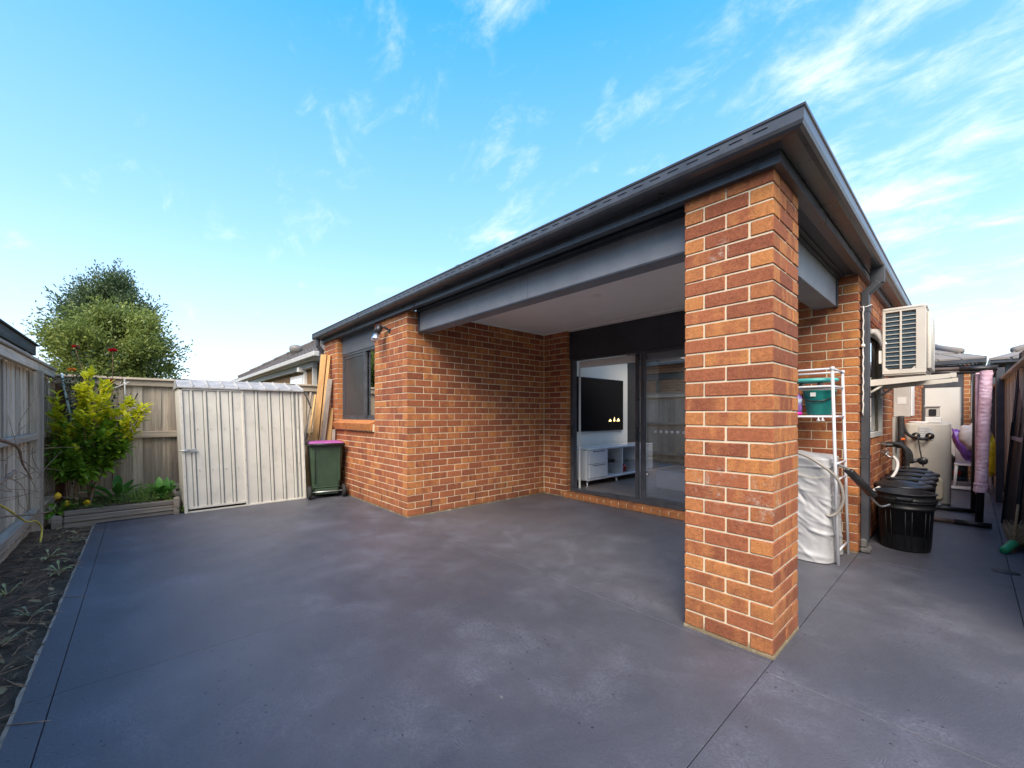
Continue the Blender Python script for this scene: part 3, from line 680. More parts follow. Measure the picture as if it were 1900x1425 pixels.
m = MB(); [m.quad((a, q, z0), (b, q, z0), (b, q, z1), (a, q, z1)) for (a, b, q, z0, z1) in ((-2.203, dx1-.052, dy+.023, dz0+.101, dz1-.041), (-2.317, dx1-.3, dy+.059, dz0+.058, dz1-.023))]; part('glass', m, 'glass_door', door)
m = MB(); m.box(-2.355, -2.33, dy+.025, dy+.044, .93, 1.11, b=.006); m.box(-2.35, -2.335, dy+.0, dy+.024, .99, 1.06, b=.005); m.box(dx0+.03, dx0+.06, dy-.012, dy-.001, .93, 1.12, b=.004); part('handle', m, 'frame_black', door)
m = MB()
for i in range(9): m.lathe([(.0001, -.001), (.019, -.001), (.019, .001), (.0001, .001)], (0, 0, 0), 12, M=Matrix.Translation((-2.06+i*.075, dy+.0185, 1.065)) @ Matrix.Rotation(R(90), 4, 'X'))
part('safety_dot', m, 'sticker_white', door)
m = MB(); m.box(RX+.003, -.953, 2.575, 2.62, 2.154, 2.605, b=.002); m.box(RX+.003, RX+.045, 2.565, 2.574, 2.154, 2.605); m.box(RX+.05, -.953, 2.560, 2.574, 2.16, 2.185); part('header_panel', m, 'header_paint', house)
# room behind the door
FZ = .105
m = MB(); W_ = .16
for i in range(0, 26):
    yy = 2.69+i*W_
    for (a, b) in ((-3.88, -2.6+.4*(i % 3)), (-2.6+.4*(i % 3), -.12)): m.box(a+.001, b-.001, yy+.001, yy+W_-.001, FZ-.02, FZ)
part('room_floor', m, 'floorboard', house)
bar(house, 'room_wall', 'room_wall', (-3.90, -3.885, 2.62, 4.88, .09, 2.58), (-3.884, RX-.01, 2.62, 2.64, .09, 2.58), (-.11, -.10, 2.7, 7.6, .09, 2.58), b=0)
bar(house, 'hall_door_dark_wall', 'room_dark', (-4.6, -3.902, 4.865, 4.88, .09, 2.3), (-3.90, -3.87, 4.885, 6.1, .09, 2.5), (-5.6, -.12, 7.02, 7.05, .09, 2.56), b=0)  # dark hall door; far wall coloured dark to stand for the dim room depth
m = MB(); m.box(-5.7, -.1, 2.63, 3.5, 2.56, 2.58); m.box(-5.7, -3.6, 3.5, 7.0, 2.56, 2.58); m.box(-.6, -.1, 3.5, 7.0, 2.56, 2.58); part('room_ceiling', m, 'ceiling_white', house)  # ceiling left open under the added roof hole
bar(house, 'added_light_shaft', 'cornice_white', (-3.62, -3.60, 3.48, 6.9, 2.58, 2.72), (-.62, -.60, 3.48, 6.9, 2.58, 2.78), (-3.6, -.62, 3.48, 3.50, 2.58, 2.8), b=0)  # lining of an unseen roof opening, added to brighten the room
m = MB(); m.box(dx0+.08, -.99, 2.70, 2.79, 2.03, 2.13, b=.01); part('roller_blind', m, 'blind_white', house); m = MB(); m.box(dx0+.075, dx0+.10, 2.70, 2.72, .13, 2.03); part('door_jamb', m, 'blind_white', house)
m = MB(); m.box(-.09, -.06, 3.02, 3.95, 1.07, 2.16); m.box(-.02, .012, 3.00, 3.05, 1.05, 2.17); m.box(-.02, .012, 3.92, 3.97, 1.05, 2.17); m.box(-.02, .012, 3.05, 3.92, 2.12, 2.17); m.box(-.02, .012, 3.05, 3.92, 1.05, 1.10); sw = part('window', m, 'nb_trim', house)
m = MB(); m.box(-.04, -.035, 3.05, 3.92, 1.10, 2.12); part('glass', m, 'glass_window', sw)
# downpipes
def downpipe(x0, x1, y0, y1, top, spout):
    m = MB(); m.box(x0, x1, y0, y1, .09, top, b=.004); d = part('downpipe', m, 'monument_dull', house)
    for (a, b, w) in spout:
        m = MB(); a, b = Vector(a), Vector(b); M = Matrix.Translation(a) @ rot_to(b-a); m.box(-w*.5, w*.5, -.028, .028, 0, (b-a).length, M=M, b=.004); part('spout', m, 'monument_dull', d)
    m = MB(); m.box(x0-.004, x1+.004, y0-.004, y1+.004, top-.19, top-.16); m.box(x0-.003, x1+.003, y0-.003, y1+.003, .88, .905); part('strap', m, 'monument_dull', d)
downpipe(.004, .060, 2.58, 2.68, 2.44, [((.115, 2.63, 2.65), (.115, 2.63, 2.50), .10), ((.125, 2.63, 2.51), (.032, 2.63, 2.42), .098)])
m = MB(); m.box(.0, .075, 2.545, 2.70, .0, .05, b=.015); m.box(.002, .05, 2.55, 2.585, .05, .13, b=.012); part('mortar_footing', m, 'footing_grey', house)
downpipe(-7.075, -7.018, -.07, -.002, 2.46, [((-7.05, -.10, 2.65), (-7.05, -.10, 2.52), .08), ((-7.05, -.105, 2.53), (-7.046, -.035, 2.44), .07)])

# ------------------------------------------------------------------ fences
pal_cache = {}
def paling_mesh(axis, h, w, mat, k):
    key = (axis, h, w, mat, k)
    if key not in pal_cache:
        r = random.Random(k*31+5); m = MB(); a, b = -w/2, w/2; tl = r.uniform(-.006, .006); bw = r.uniform(-.004, .004)
        v = []
        for z in (0, h*.5, h+tl):
            o = bw*math.sin(math.pi*z/h)
            for (u_, t_) in ((a, -.007), (b, -.007), (b, .007), (a, .007)): v.append(((u_, t_+o, z) if axis == 'x' else (t_+o, u_, z)))
        f = [(i, (i+1) % 4, 4+(i+1) % 4, 4+i) for i in range(4)]+[(4+i, 4+(i+1) % 4, 8+(i+1) % 4, 8+i) for i in range(4)]+[(3, 2, 1, 0), (8, 9, 10, 11)]
        if axis == 'y': f = [q[::-1] for q in f]
        m.add(v, f); pal_cache[key] = m.mesh('paling', mat)
    return pal_cache[key]
def palings(parent, axis, c, a0, a1, z0, z1, w, mat, lap=.012, seed=1):
    r = random.Random(seed); x = a0; i = 0
    while x < a1:
        me = paling_mesh(axis, round(z1-z0, 3), w, mat, r.randrange(5)); o = link('paling', me, parent)
        off = c+(lap if i % 2 else 0)+r.uniform(-.002, .002); dz = r.uniform(-.008, .008)
        o.location = (x, off, z0+dz) if axis == 'x' else (off, x, z0+dz)
        o.rotation_euler = (0, R(r.uniform(-.35, .35)), 0) if axis == 'x' else (R(r.uniform(-.35, .35)), 0, 0)
        x += w*.93+r.uniform(-.003, .004); i += 1
# left (rear boundary) fence along X at y=-3.4
lf = thing('paling_fence', (-3, -3.42, -.1), 'weathered grey paling fence along the soil strip on the left', 'fence')
palings(lf, 'x', -3.425, -7.5, 1.75, .02, 1.80, .098, 'fence_grey', -.014, 3)
X_ = [-7.46, -6.22, -3.78, -1.34, 1.1]
for i in range(4):
    a, b = X_[i]+.002, X_[i+1]-.002
    bar(lf, 'rail', 'fence_grey_x', (a, b, -3.412, -3.345, 1.012, 1.082), (a, b, -3.412, -3.33, .16, .245)); bar(lf, 'cap_rail', 'fence_grey_x', (a+.0, b, -3.405, -3.35, 1.78, 1.872), (a, b, -3.46, -3.33, 1.874, 1.905))
for x in X_[1:4]: bar(lf, 'post', 'fence_grey', (x-.05, x+.05, -3.411, -3.31, -.1, 1.778))
for i in range(4): bar(lf, 'plinth_board', 'fence_grey_x', (X_[i]+.003, X_[i+1]-.003, -3.43, -3.405, -.15, .03))
# back-left fence along Y at x=-7.5
bf = thing('paling_fence', (-7.5, -1.7, -.1), 'brownish timber paling fence behind the metal shed and lemon tree', 'fence')
palings(bf, 'y', -7.5, -3.36, .32, .1, 1.73, .112, 'fence_brown', -.014, 8)
bar(bf, 'rail', 'fence_brown_y', (-7.487, -7.44, -3.35, .3, .945, 1.04), (-7.487, -7.44, -3.35, .3, .13, .215)); bar(bf, 'cap_rail', 'fence_brown_y', (-7.487, -7.445, -3.38, -.9, 1.715, 1.80), (-7.55, -7.41, -3.38, -.9, 1.803, 1.835), (-7.487, -7.445, -.897, .3, 1.725, 1.815), (-7.55, -7.41, -.897, .3, 1.818, 1.852))
bar(bf, 'post', 'post_red', (-7.435, -7.35, -3.34, -3.25, -.1, 1.70))
bar(bf, 'post', 'fence_brown', (-7.435, -7.35, -.75, -.65, -.1, 1.71))
# right fence along Y at x=1.12
rf = thing('paling_fence', (1.12, 2.2, -.1), 'tall pale timber paling fence down the right of the side path', 'fence')
palings(rf, 'y', 1.15, 1.2, 11.8, -.02, 1.80, .1, 'fence_right', .014, 12)
for (a, b) in ((1.2, 2.2), (2.2, 4.6), (4.6, 7.0), (7.0, 9.4), (9.4, 11.8)):
    bar(rf, 'cap_rail', 'fence_right', (1.09, 1.20, a+.002, b-.002, 1.803, 1.84)); bar(rf, 'plinth_board', 'fence_right', (1.115, 1.14, a+.002, b-.002, -.14, .16)); bar(rf, 'rail', 'fence_right', (1.167, 1.21, a+.002, b-.002, .9, .99))
for y in (7.0, 9.4): bar(rf, 'post', 'monument_dull', (1.05, 1.132, y-.05, y+.05, -.1, 1.98))
rf.location.x = 1.055; rf.rotation_euler.z = .0104
# dark timber beam beyond the left fence
tb = thing('timber_beam', (-6, -3.9, 2.3), 'dark weathered timber beam edge showing above the left fence', 'beam')
bar(tb, 'beam', 'old_timber', (-10.2, -2.5, -3.95, -3.87, 2.33, 2.50)); bar(tb, 'capping', 'old_timber', (-10.3, -2.4, -4.0, -3.84, 2.503, 2.53))
for x in (-9.5, -5.5, -3.2): bar(tb, 'post', 'old_timber', (x-.05, x+.05, -3.95, -3.87, -.1, 2.328))
# long brick house beyond the left fence: seen only in the door glass
rn = thing('neighbour_house', (-2, -6, 0), 'brick neighbour house beyond the fence, seen reflected in the sliding door', 'house')
m = MB(); m.box(-13, 6, -7.4, -5.6, -.1, 3.0); part('wall', m, 'rear_brick', rn); hip_roof(rn, -13.4, 6.4, -12, -5.3, 3.05, 22, 'nb_tile')
m = MB(); m.box(-13.35, 6.35, -5.36, -5.22, 2.95, 3.06); part('gutter', m, 'nb_gutter', rn)

# ------------------------------------------------------------------ planter and plants
pl = thing('planter_box', (-6.8, -2.6, -.05), 'low grey timber sleeper garden bed in the fence corner', 'planter')
for (a, b, o_) in ((-.07, .025, 0), (.030, .098, .012), (.103, .165, .0)): bar(pl, 'sleeper', 'sleeper', (-6.30+o_, -6.255+o_, -3.16, -2.10, a, b), b=.008)
bar(pl, 'post', 'sleeper', (-6.262, -6.19, -2.165, -2.105, -.08, .20), (-6.31, -6.25, -3.26, -3.17, -.08, .12), b=.008); bar(pl, 'sleeper', 'sleeper', (-7.43, -6.31, -2.13, -2.09, -.07, .16))
single('bed_soil', drape(-7.44, -6.302, -3.32, -2.135, 40, 40, .02, 5, .13), 'soil', None, None, kind='structure')
def rv(r): return Vector((r.gauss(0, 1), r.gauss(0, 1), r.gauss(0, 1))).normalized()
# lemon tree
lt = thing('lemon_tree', (-6.78, -3.10, .13), 'young lemon tree with yellow-green top leaves in the corner bed', 'tree')
r = random.Random(21); trunk = MB(); tips = []
base = Vector((-6.78, -3.10, .1))
def limb(mb, p, d, L, r0, depth):
    pts = [p]; q = p.copy(); dd = d.normalized(); n = 5
    for i in range(n):
        dd = (dd+rv(r)*.14+Vector((0, 0, .08))).normalized(); q = q+dd*(L/n); pts.append(q.copy())
    mb.tube(pts, [r0*(1-.6*i/n) for i in range(n+1)], 6)
    tips.extend(pts[2:] if depth == 0 else pts[3:])
    if depth > 0:
        for k in range(3):
            j = r.randrange(2, n+1); limb(mb, pts[j], (dd+rv(r)*.75+Vector((0, 0, .25))), L*.62, r0*.5, depth-1)
trunk.tube(spline([base, base+Vector((.01, .0, .25)), base+Vector((.0, .03, .5))]), .022, 8)
trunk.tube(spline([base+Vector((.05, .12, 0)), base+Vector((.03, .15, .2)), base+Vector((0, .22, .45))]), .015, 8)
cand = []
for (tx, ty, tz) in ((-6.78, -2.98, 1.80), (-6.74, -2.84, 1.66), (-6.80, -3.06, 1.58), (-6.66, -2.46, 1.36), (-6.62, -2.62, 1.22), (-6.70, -2.60, 1.45), (-6.75, -3.30, 1.52), (-6.70, -3.33, 1.26), (-6.66, -3.32, .92),
                     (-6.55, -3.02, 1.25), (-6.55, -2.82, 1.02), (-6.52, -3.14, .82), (-6.60, -2.66, .86), (-6.50, -3.02, .62), (-6.58, -3.24, .66), (-6.72, -2.78, 1.30), (-6.62, -3.16, 1.12), (-6.60, -2.92, 1.48)):
    tip = Vector((tx, ty, tz)); st = base+Vector((0, .05 if ty < -2.85 else .17, r.uniform(.22, .5))); mid_ = st.lerp(tip, .5)+Vector((0, 0, -.06))+rv(r)*.04
    pts = spline([st, mid_, tip], 8); trunk.tube(pts, [.011*(1-.8*k/len(pts)) for k in range(len(pts))], 6); out_ = (tip-st).normalized()
    for k, p in enumerate(pts):
        if k < 5: continue
        for q_ in range(11 if k < 13 else 14):
            d = (rv(r)*.75+out_*.55+Vector((.15, 0, .15))).normalized(); cand.append((p+rv(r)*.045, d, r.uniform(.085, .145)*(1 if k < 14 else .85)))
part('trunk', trunk, 'bark', lt)
lm = []
for k in range(3):
    q = MB(); q.leaf((0, 0, 0), (1, 0, 0), (0, 0, 1), 1, .42, fold=.3, curl=.12+.1*k, seg=4); lm.append((q.mesh('leaf', 'leaf_lemon'), q.mesh('leaf', 'leaf_young')))
cr = MB(); cr2 = MB()
r.shuffle(cand)
for i, (p, d, L) in enumerate(cand):
    if p.x < -7.38 or p.y < -3.30: continue
    young = p.z > .85+.5*r.random() or (abs(p.y+2.98) > .3 and p.z > .9 and r.random() < .5)
    if i < 250:
        side = d.cross(Vector((0, 0, 1))).normalized(); up = side.cross(d); M = Matrix((( *d, ), (*side, ), (*up, ))).transposed().to_4x4()
        o = link('leaf', lm[i % 3][1 if young else 0], lt); o.matrix_basis = Matrix.Translation(p) @ M @ Matrix.Scale(L, 4)
    else: (cr2 if young else cr).leaf(p, d, (0, 0, 1), L, L*.42, 0, (r.random(), r.random()**2, r.random()), .3, .2)
part('crown', cr, 'leaf_lemon', lt, kind='stuff'); part('young_growth', cr2, 'leaf_young', lt, 'bright yellow-green young leaves', kind='stuff')
def lemon(p, s, parent):
    m = MB(); m.lathe([(.001, -.042), (.014, -.036), (.029, -.018), (.033, 0), (.029, .018), (.014, .036), (.006, .043), (.001, .047)], (0, 0, 0), 14, M=Matrix.Translation(p) @ Matrix.Rotation(s, 4, 'Y')); part('lemon', m, 'lemon_skin', parent)
lemon((-6.55, -3.16, .21), .5, lt); lemon((-6.55, -2.99, .20), 1.1, lt); lemon((-6.5, -3.23, .32), .2, lt)
# low broad-leaf plant
def rosette(name, c, n, L, W, mat, label, cat, el=(20, 70), seed=1, stalk=.05, group=None, curl=.5, nm='leaf'):
    q = random.Random(seed); tgt = thing(name, c, label, cat, group)
    for i in range(n):
        a = 2*math.pi*(i*.382)+q.uniform(-.3, .3); e = R(q.uniform(*el)); d = Vector((math.cos(a)*math.cos(e), math.sin(a)*math.cos(e), math.sin(e))); l = L*q.uniform(.7, 1.1); m = MB()
        p0 = Vector(c)+Vector((math.cos(a), math.sin(a), 0))*.01; p1 = p0+d*stalk*q.uniform(.7, 1.4)
        m.tube([p0, p1], .004, 5); m.leaf(p1, d, (0, 0, 1) if abs(d.z) < .95 else (1, 0, 0), l, W*q.uniform(.8, 1.15), 0, (q.random(), q.random()**2*.7, q.random()), .35, curl, 6)
        # crinkle
        m.v = [(x+.012*W/.1*mnoise.noise((x*40, y*40, z*40)), y+.012*W/.1*mnoise.noise((x*40+9, y*40, z*40)), z+.012*W/.1*mnoise.noise((x*40, y*40+7, z*40))) for (x, y, z) in m.v]
        part(nm, m, mat, tgt)
    return tgt
rosette('leafy_plant', (-6.42, -3.24, .13), 20, .12, .06, 'leaf_lemon', 'low glossy-leaved plant spilling over the left end of the garden bed', 'plant', (0, 60), 4, .07)
rosette('comfrey_plant', (-6.85, -2.72, .13), 9, .34, .10, 'leaf_beet', 'plant with large upright pointed leaves beside the lemon trunk', 'plant', (30, 75), 9, .10, curl=.25)
rosette('silverbeet_plant', (-6.55, -2.26, .14), 26, .19, .095, 'leaf_beet', 'bushy silverbeet plant with broad crinkled leaves next to the shed', 'plant', (35, 85), 12, .10, curl=.45)
rosette('weed_plant', (-6.18, -2.055, .0), 9, .07, .025, 'leaf_cover', 'small weed growing at the left foot of the metal shed', 'plant', (15, 70), 14, .05)
m = MB(); q = random.Random(3)
for i in range(1900):
    x, y = q.uniform(-7.3, -6.27), q.uniform(-3.22, -2.16)
    if mnoise.noise((x*3, y*4, 1))+.25 < q.random()*.6 and x < -6.45: continue
    h = .15+.10*q.random()*(.5+mnoise.noise((x*5, y*5, 8))+.4); h -= max(0, (x+6.31))*1.6*q.random(); a = q.uniform(0, 6.28)
    m.leaf((x, y, h), (math.cos(a), math.sin(a), q.uniform(-.2, .5)), (0, 0, 1), q.uniform(.025, .05), q.uniform(.018, .034), 0, (q.random(), q.random()**2, q.random()), .2, .3, 2)
for i in range(160):
    x, y = q.gauss(-6.6, .12), q.gauss(-2.42, .09); p = Vector((x, y, .14)); d = Vector((q.gauss(0, .35), q.gauss(0, .35), 1)).normalized(); m.qleaf(p, d, (1, 0, 0), q.uniform(.12, .30), .006, 0, (q.random(), .0, .5))
single('ground_cover', m, 'leaf_cover', 'low green ground cover and grass tufts filling the garden bed', 'ground cover', kind='stuff')
# rose bush
rb = thing('rose_bush', (-7.2, -3.05, .13), 'climbing rose bush with red and orange blooms over the fence corner', 'rose bush')
cane = MB(); lv = MB(); q = random.Random(5)
blooms = [((-7.1, -2.775, 2.159), .055, 'petal_red', 'bright red rose bloom above the fence top'), ((-7.1, -2.819, 1.728), .062, 'petal_red', 'deep red rose bloom in front of the fence cap'), ((-7.1, -3.165, 1.865), .05, 'petal_orange', 'orange rose bloom'), ((-7.1, -3.13, 2.172), .045, 'petal_red', 'faded red rose bloom'), ((-7.02, -3.02, 1.466), .035, 'petal_orange', 'small orange rose bloom'), ((-7.02, -3.10, 1.371), .03, 'petal_orange', 'small orange rose bloom')]
for (p, rad, mt, lb) in blooms:
    p = Vector(p); b0 = Vector((-7.2+q.uniform(-.05, .05), -3.05+q.uniform(-.15, .1), .12)); pts = spline([b0, b0.lerp(p, .35)+rv(q)*.08, b0.lerp(p, .7)+rv(q)*.1, p-Vector((0, 0, .02))], 6)
    cane.tube(pts, [.008*(1-.6*i/len(pts)) for i in range(len(pts))], 5)
    for pt in pts[5:]:
        for k in range(17):
            c = pt+rv(q)*q.uniform(.03, .16); lv.leaf(c, rv(q)+Vector((.3, 0, 0)), (0, 0, 1), q.uniform(.03, .055), q.uniform(.02, .032), 0, (q.random(), q.random(), q.random()), .25, .2, 2)
    m = MB()
    for ring in range(4):
        for i in range(7-ring):
            a = i*6.283/(7-ring)+ring; e = R(15+22*ring); d = Vector((math.cos(a)*math.cos(e), math.sin(a)*math.cos(e), math.sin(e))); m.leaf(p, d, (0, 0, 1), rad*(1-.1*ring), rad*1.1, 0, (q.random(), q.random()*.7, 0), -.5, -.35, 3)
    part('rose', m, mt, rb, lb)
for i in range(700):
    c = Vector((q.gauss(-7.22, .08), q.gauss(-3.08, .12), q.uniform(.9, 1.85))); lv.leaf(c, rv(q)+Vector((.3, 0, 0)), (0, 0, 1), q.uniform(.03, .055), q.uniform(.02, .032), 0, (q.random(), q.random(), q.random()), .25, .2, 2)
part('cane', cane, 'twig', rb); part('foliage', lv, 'leaf_rose', rb, kind='stuff')
# ropes on the fence
m = MB(); m.tube(spline([(-7.36, -3.28, 1.84), (-7.2, -3.24, 1.62), (-7.12, -3.18, 1.29), (-7.1, -3.15, 1.0), (-7.15, -3.12, .85)], 8), .013, 6)
single('rope', m, 'rope_blue', 'pale blue-grey rope hanging down through the rose bush', 'rope')
m = MB(); m.tube(catenary((-7.39, -3.0, 1.60), (-7.40, -2.66, 1.735), .02), .006, 6); m.tube(spline([(-7.40, -2.66, 1.80), (-7.385, -2.66, 1.74), (-7.40, -2.655, 1.56)], 5), .009, 6)
for k in range(4): m.tube(spline([(-7.39, -2.66, 1.745), (-7.37, -2.66+.05*math.cos(k*1.7), 1.76+.04*math.sin(k*1.7)), (-7.39, -2.655, 1.74)], 4), .006, 5)
single('rope', m, 'rope_white', 'short white cord knotted on the fence cap near the shed', 'rope')
m = MB(); m.tube(spline([(-7.42, -2.60, 1.60), (-7.36, -2.57, 1.50), (-7.33, -2.55, 1.52), (-7.31, -2.52, 1.60)], 6), .007, 6); single('hook', m, 'black_steel', 'thin dark metal hook fixed to the back fence', 'hook')

def leafy_tree(name, base, cz, rx, ry, rz, n, mat, label, seed, L=.06, W=.024, spike=0, lumps=70):
    q = random.Random(seed); tr = thing(name, base, label, 'tree', 'trees beyond the back fence'); tk = MB(); b = Vector(base); top = Vector((b.x, b.y, cz+rz*.6)); cl = []
    tk.tube(spline([b, b+Vector((.05, .03, (cz-b.z)*.5)), Vector((b.x, b.y, cz)), top], 6), [.12*(1-.8*i/18) for i in range(19)], 9)
    for i in range(lumps):
        d = rv(q); s = q.uniform(.35, .93)**.5
        if d.z > 0: shrink = 1-.45*d.z*spike
        else: shrink = 1
        c = Vector((b.x+d.x*rx*s*shrink, b.y+d.y*ry*s*shrink, cz+d.z*rz*s*(1+.25*spike*max(0, d.z)))); cl.append((c, q.uniform(.55, 1.15)))
        if i % 2 == 0:
            st = Vector((b.x, b.y, q.uniform(cz-rz*.6, cz+rz*.4))); tk.tube(spline([st, st.lerp(c, .5)+rv(q)*.12, c], 4), [.03*(1-.8*k/8) for k in range(9)], 5)
    part('trunk', tk, 'bark', tr); cw = MB(); per = n//lumps; sz = rx*.27
    for (c, s) in cl:
        dk = q.random(); out_ = (c-Vector((b.x, b.y, cz))).normalized()
        for j in range(per):
            o_ = Vector((q.gauss(0, 1), q.gauss(0, 1), q.gauss(0, 1)))*sz*s*.6; p = c+o_; d = (rv(q)*.8+out_*.5+Vector((0, 0, .35))).normalized(); l = L*q.uniform(.7, 1.4)
            cw.qleaf(p, d, rv(q), l, W*q.uniform(.8, 1.3), 0, (q.random(), dk*.6*q.random(), q.random()))
        for k in range(2):   # sprigs that break the outline
            d = (out_+rv(q)*.5+Vector((0, 0, .35*spike))).normalized(); s0 = c+out_*sz*.8
            for j in range(8):
                p = s0+d*(.024*j*(1+.9*spike)); cw.qleaf(p, (d+rv(q)*.9).normalized(), rv(q), L*1.1, W, 0, (q.random(), dk*.4, q.random()))
    part('crown', cw, mat, tr, kind='stuff'); return tr
leafy_tree('tree', (-11.9, -2.93, -.1), 2.45, .98, 1.05, 1.32, 46000, 'leaf_olive', 'dense rounded olive-green tree just beyond the back fence', 11, .07, .034, lumps=110)
leafy_tree('tree', (-13.9, -3.05, -.1), 3.35, .95, 1.0, 1.40, 34000, 'leaf_dark', 'taller darker tree rising behind the olive-green tree', 15, .075, .03, 1, lumps=90)

# litter, seedlings and dry branches on the soil strip
m = MB(); q = random.Random(31)
for i in range(170):
    x, y = -6.1+5.2*q.random()**1.2, q.uniform(-3.32, -2.93); a = q.uniform(0, 6.28); L = q.uniform(.03, .08)
    L *= q.choice((.45, .6, .8, 1.1)); m.leaf((x, y, -.012+q.uniform(0, .015)), (math.cos(a), math.sin(a), q.uniform(-.1, .2)), (0, 0, 1), L, L*q.uniform(.3, .7), 0, (q.random(), q.random()*.8, 0), .3, q.uniform(-.3, .5), 3)
for i in range(330):
    x, y = -6.0+5*q.random(), q.uniform(-3.33, -2.92); a = q.gauss(.1, .7); L = q.uniform(.04, .22); z = -.01+.01*q.random(); m.tube([(x, y, z), (x+L*.5*math.cos(a), y+L*.5*math.sin(a), z+.006), (x+L*math.cos(a+.1), y+L*math.sin(a+.1), z)], .0022, 4, 1, tone=(q.random(), q.random()*.6, 0))
single('leaf_litter', m, ['leaf_dry', 'twig'], 'dry leaves and twigs scattered on the dark soil strip', 'leaf litter', kind='stuff')
for i, (x, y, mt, lb, n_) in enumerate(((-5.45, -3.02, 'leaf_silver', 'small silvery seedling nearest the garden bed corner', 7), (-4.9, -3.12, 'leaf_pale', 'wilted pale weed on the soil strip just past the silvery seedling', 7), (-4.35, -3.0, 'leaf_pale', 'yellow-green sprawling weed beside the slab edge', 9), (-3.35, -3.03, 'leaf_silver', 'silver-leaved weed halfway along the soil strip', 8), (-2.95, -3.08, 'leaf_silver', 'flat grey-leaved weed nearest the bottom of the soil strip', 6), (-3.95, -3.22, 'leaf_pale', 'wilted pale weed close to the fence plinth', 6))):
    rosette('weed', (x, y, -.02), n_, .06, .018, mt, lb, 'weed', (5, 55), 40+i, .05, group='weeds on the soil strip')
dv = thing('dry_vine', (-3.4, -3.15, .7), 'bare dry brown vine branches reaching in along the left fence', 'vine')
m = MB(); m.tube(spline([(-2.6, -3.2, 1.25), (-3.34, -3.15, 1.13), (-3.7, -3.13, 1.06), (-4.0, -3.15, .92), (-4.36, -3.15, .76)], 6), [.018*(1-.035*i) for i in range(25)], 6); part('branch', m, 'twig', dv)
m = MB(); m.tube(spline([(-2.6, -3.2, .72), (-3.34, -3.15, .643), (-4.2, -3.12, .50), (-4.8, -3.1, .42), (-5.35, -3.12, .40)], 6), [.009*(1-.03*i) for i in range(25)], 6); part('branch', m, 'twig', dv)
m = MB(); m.tube(spline([(-3.0, -3.2, .80), (-3.34, -3.15, .863), (-3.62, -3.13, .90)], 6), .016, 6); part('branch', m, 'twig', dv)
m = MB(); q = random.Random(8)
for i in range(26):
    p = Vector((q.uniform(-4.6, -3.1), q.uniform(-3.25, -3.1), q.uniform(.6, 1.15))); d = rv(q); d.x = -abs(d.x)-.4; m.tube(spline([p, p+d*.12+rv(q)*.02, p+d*.28+rv(q)*.05], 4), [.003, .0028, .0026, .0024, .0022, .002, .0018, .0016, .0012], 4)
part('twig', m, 'twig', dv)
m = MB(); m.tube(spline([(-3.2, -3.2, .80), (-3.6, -3.17, .66), (-4.1, -3.15, .47), (-4.45, -3.14, .40), (-4.62, -3.13, .30), (-4.55, -3.13, .20)], 6), .007, 6); single('cord', m, 'yellow_cord', 'yellow cord drooping over the lower fence rail', 'cord')

# ------------------------------------------------------------------ metal shed
sh = thing('garden_shed', (-6.1, -1.35, 0), 'small cream ribbed metal garden shed with a sliding door', 'shed')
def shear(m): m.v = [(x, y-.037*z, z) for (x, y, z) in m.v]; return m
SX, SY0, SY1, SH = -6.087, -2.060, -.600, 1.64
def ribbed(y0, y1, x, z0, z1, ribs):
    m = MB(); m.box(x-.004, x, y0, y1, z0, z1)
    for yr in ribs:
        if yr-.02 < y0 or yr+.02 > y1: continue
        for s_ in (-1, 1): m.box(x+.0005, x+.0015, yr+s_*.022-.0065, yr+s_*.022+.0065, z0+.01, z1-.01, 1)  # flat dark strips beside each rib, the shade of grooves put in as colour
        v = [(x, yr-.016, z0), (x+.011, yr-.011, z0), (x+.011, yr+.011, z0), (x, yr+.016, z0)]; v += [(a, b, z1) for (a, b, c) in v]; m.add(v, [(0, 1, 5, 4), (1, 2, 6, 5), (2, 3, 7, 6), (4, 5, 6, 7), (3, 2, 1, 0)])
    return shear(m)
part('wall_panel', ribbed(-1.36, SY1, SX, .02, SH, (-1.19, -1.025, -.865, -.71, -.65)), ['shed_steel', 'shed_groove_shade'], sh)
part('door', ribbed(-2.02, -1.37, SX+.012, .05, SH-.03, (-1.935, -1.79, -1.64, -1.50)), ['shed_steel', 'shed_groove_shade'], sh)
m = MB(); m.box(SX-.01, SX+.03, SY0, SY0+.035, 0, SH+.02, b=.003); m.box(SX-.005, SX+.022, -1.372, -1.345, .02, SH, b=.003); m.box(SX-.01, SX+.03, SY0, -1.37, SH-.03, SH, b=.003); m.box(SX-.01, SX+.02, SY0, SY1, 0, .02, b=.002); m.box(SX-.03, SX+.012, SY1, SY1+.03, 0, SH+.01, b=.003); m.box(SX+.013, SX+.028, -1.995, -1.38, .05, .075); part('frame', shear(m), 'shed_steel', sh)
m = MB()
for k in range(9):
    for yy in (SY0+.017, -1.358, SY1+.015): m.box(SX+.0225, SX+.034, yy-.004, yy+.004, .12+k*.18, .128+k*.18)
for yy in (-1.935, -1.79, -1.64, -1.50, -1.19, -1.025, -.865, -.71): m.box(SX+.012, SX+.0265, yy+.045, yy+.053, 1.10, 1.108); m.box(SX+.012, SX+.0265, yy+.045, yy+.053, .55, .558)
part('screw', shear(m), 'galv', sh, kind='stuff')
m = MB(); m.box(-6.85, SX-.01, SY0, SY0+.006, 0, SH); m.box(-6.85, SX-.03, SY1+.018, SY1+.024, 0, SH); m.box(-6.856, -6.85, SY0, SY1, 0, SH); part('side_wall', shear(m), 'shed_steel', sh)
m = MB(); n = 9
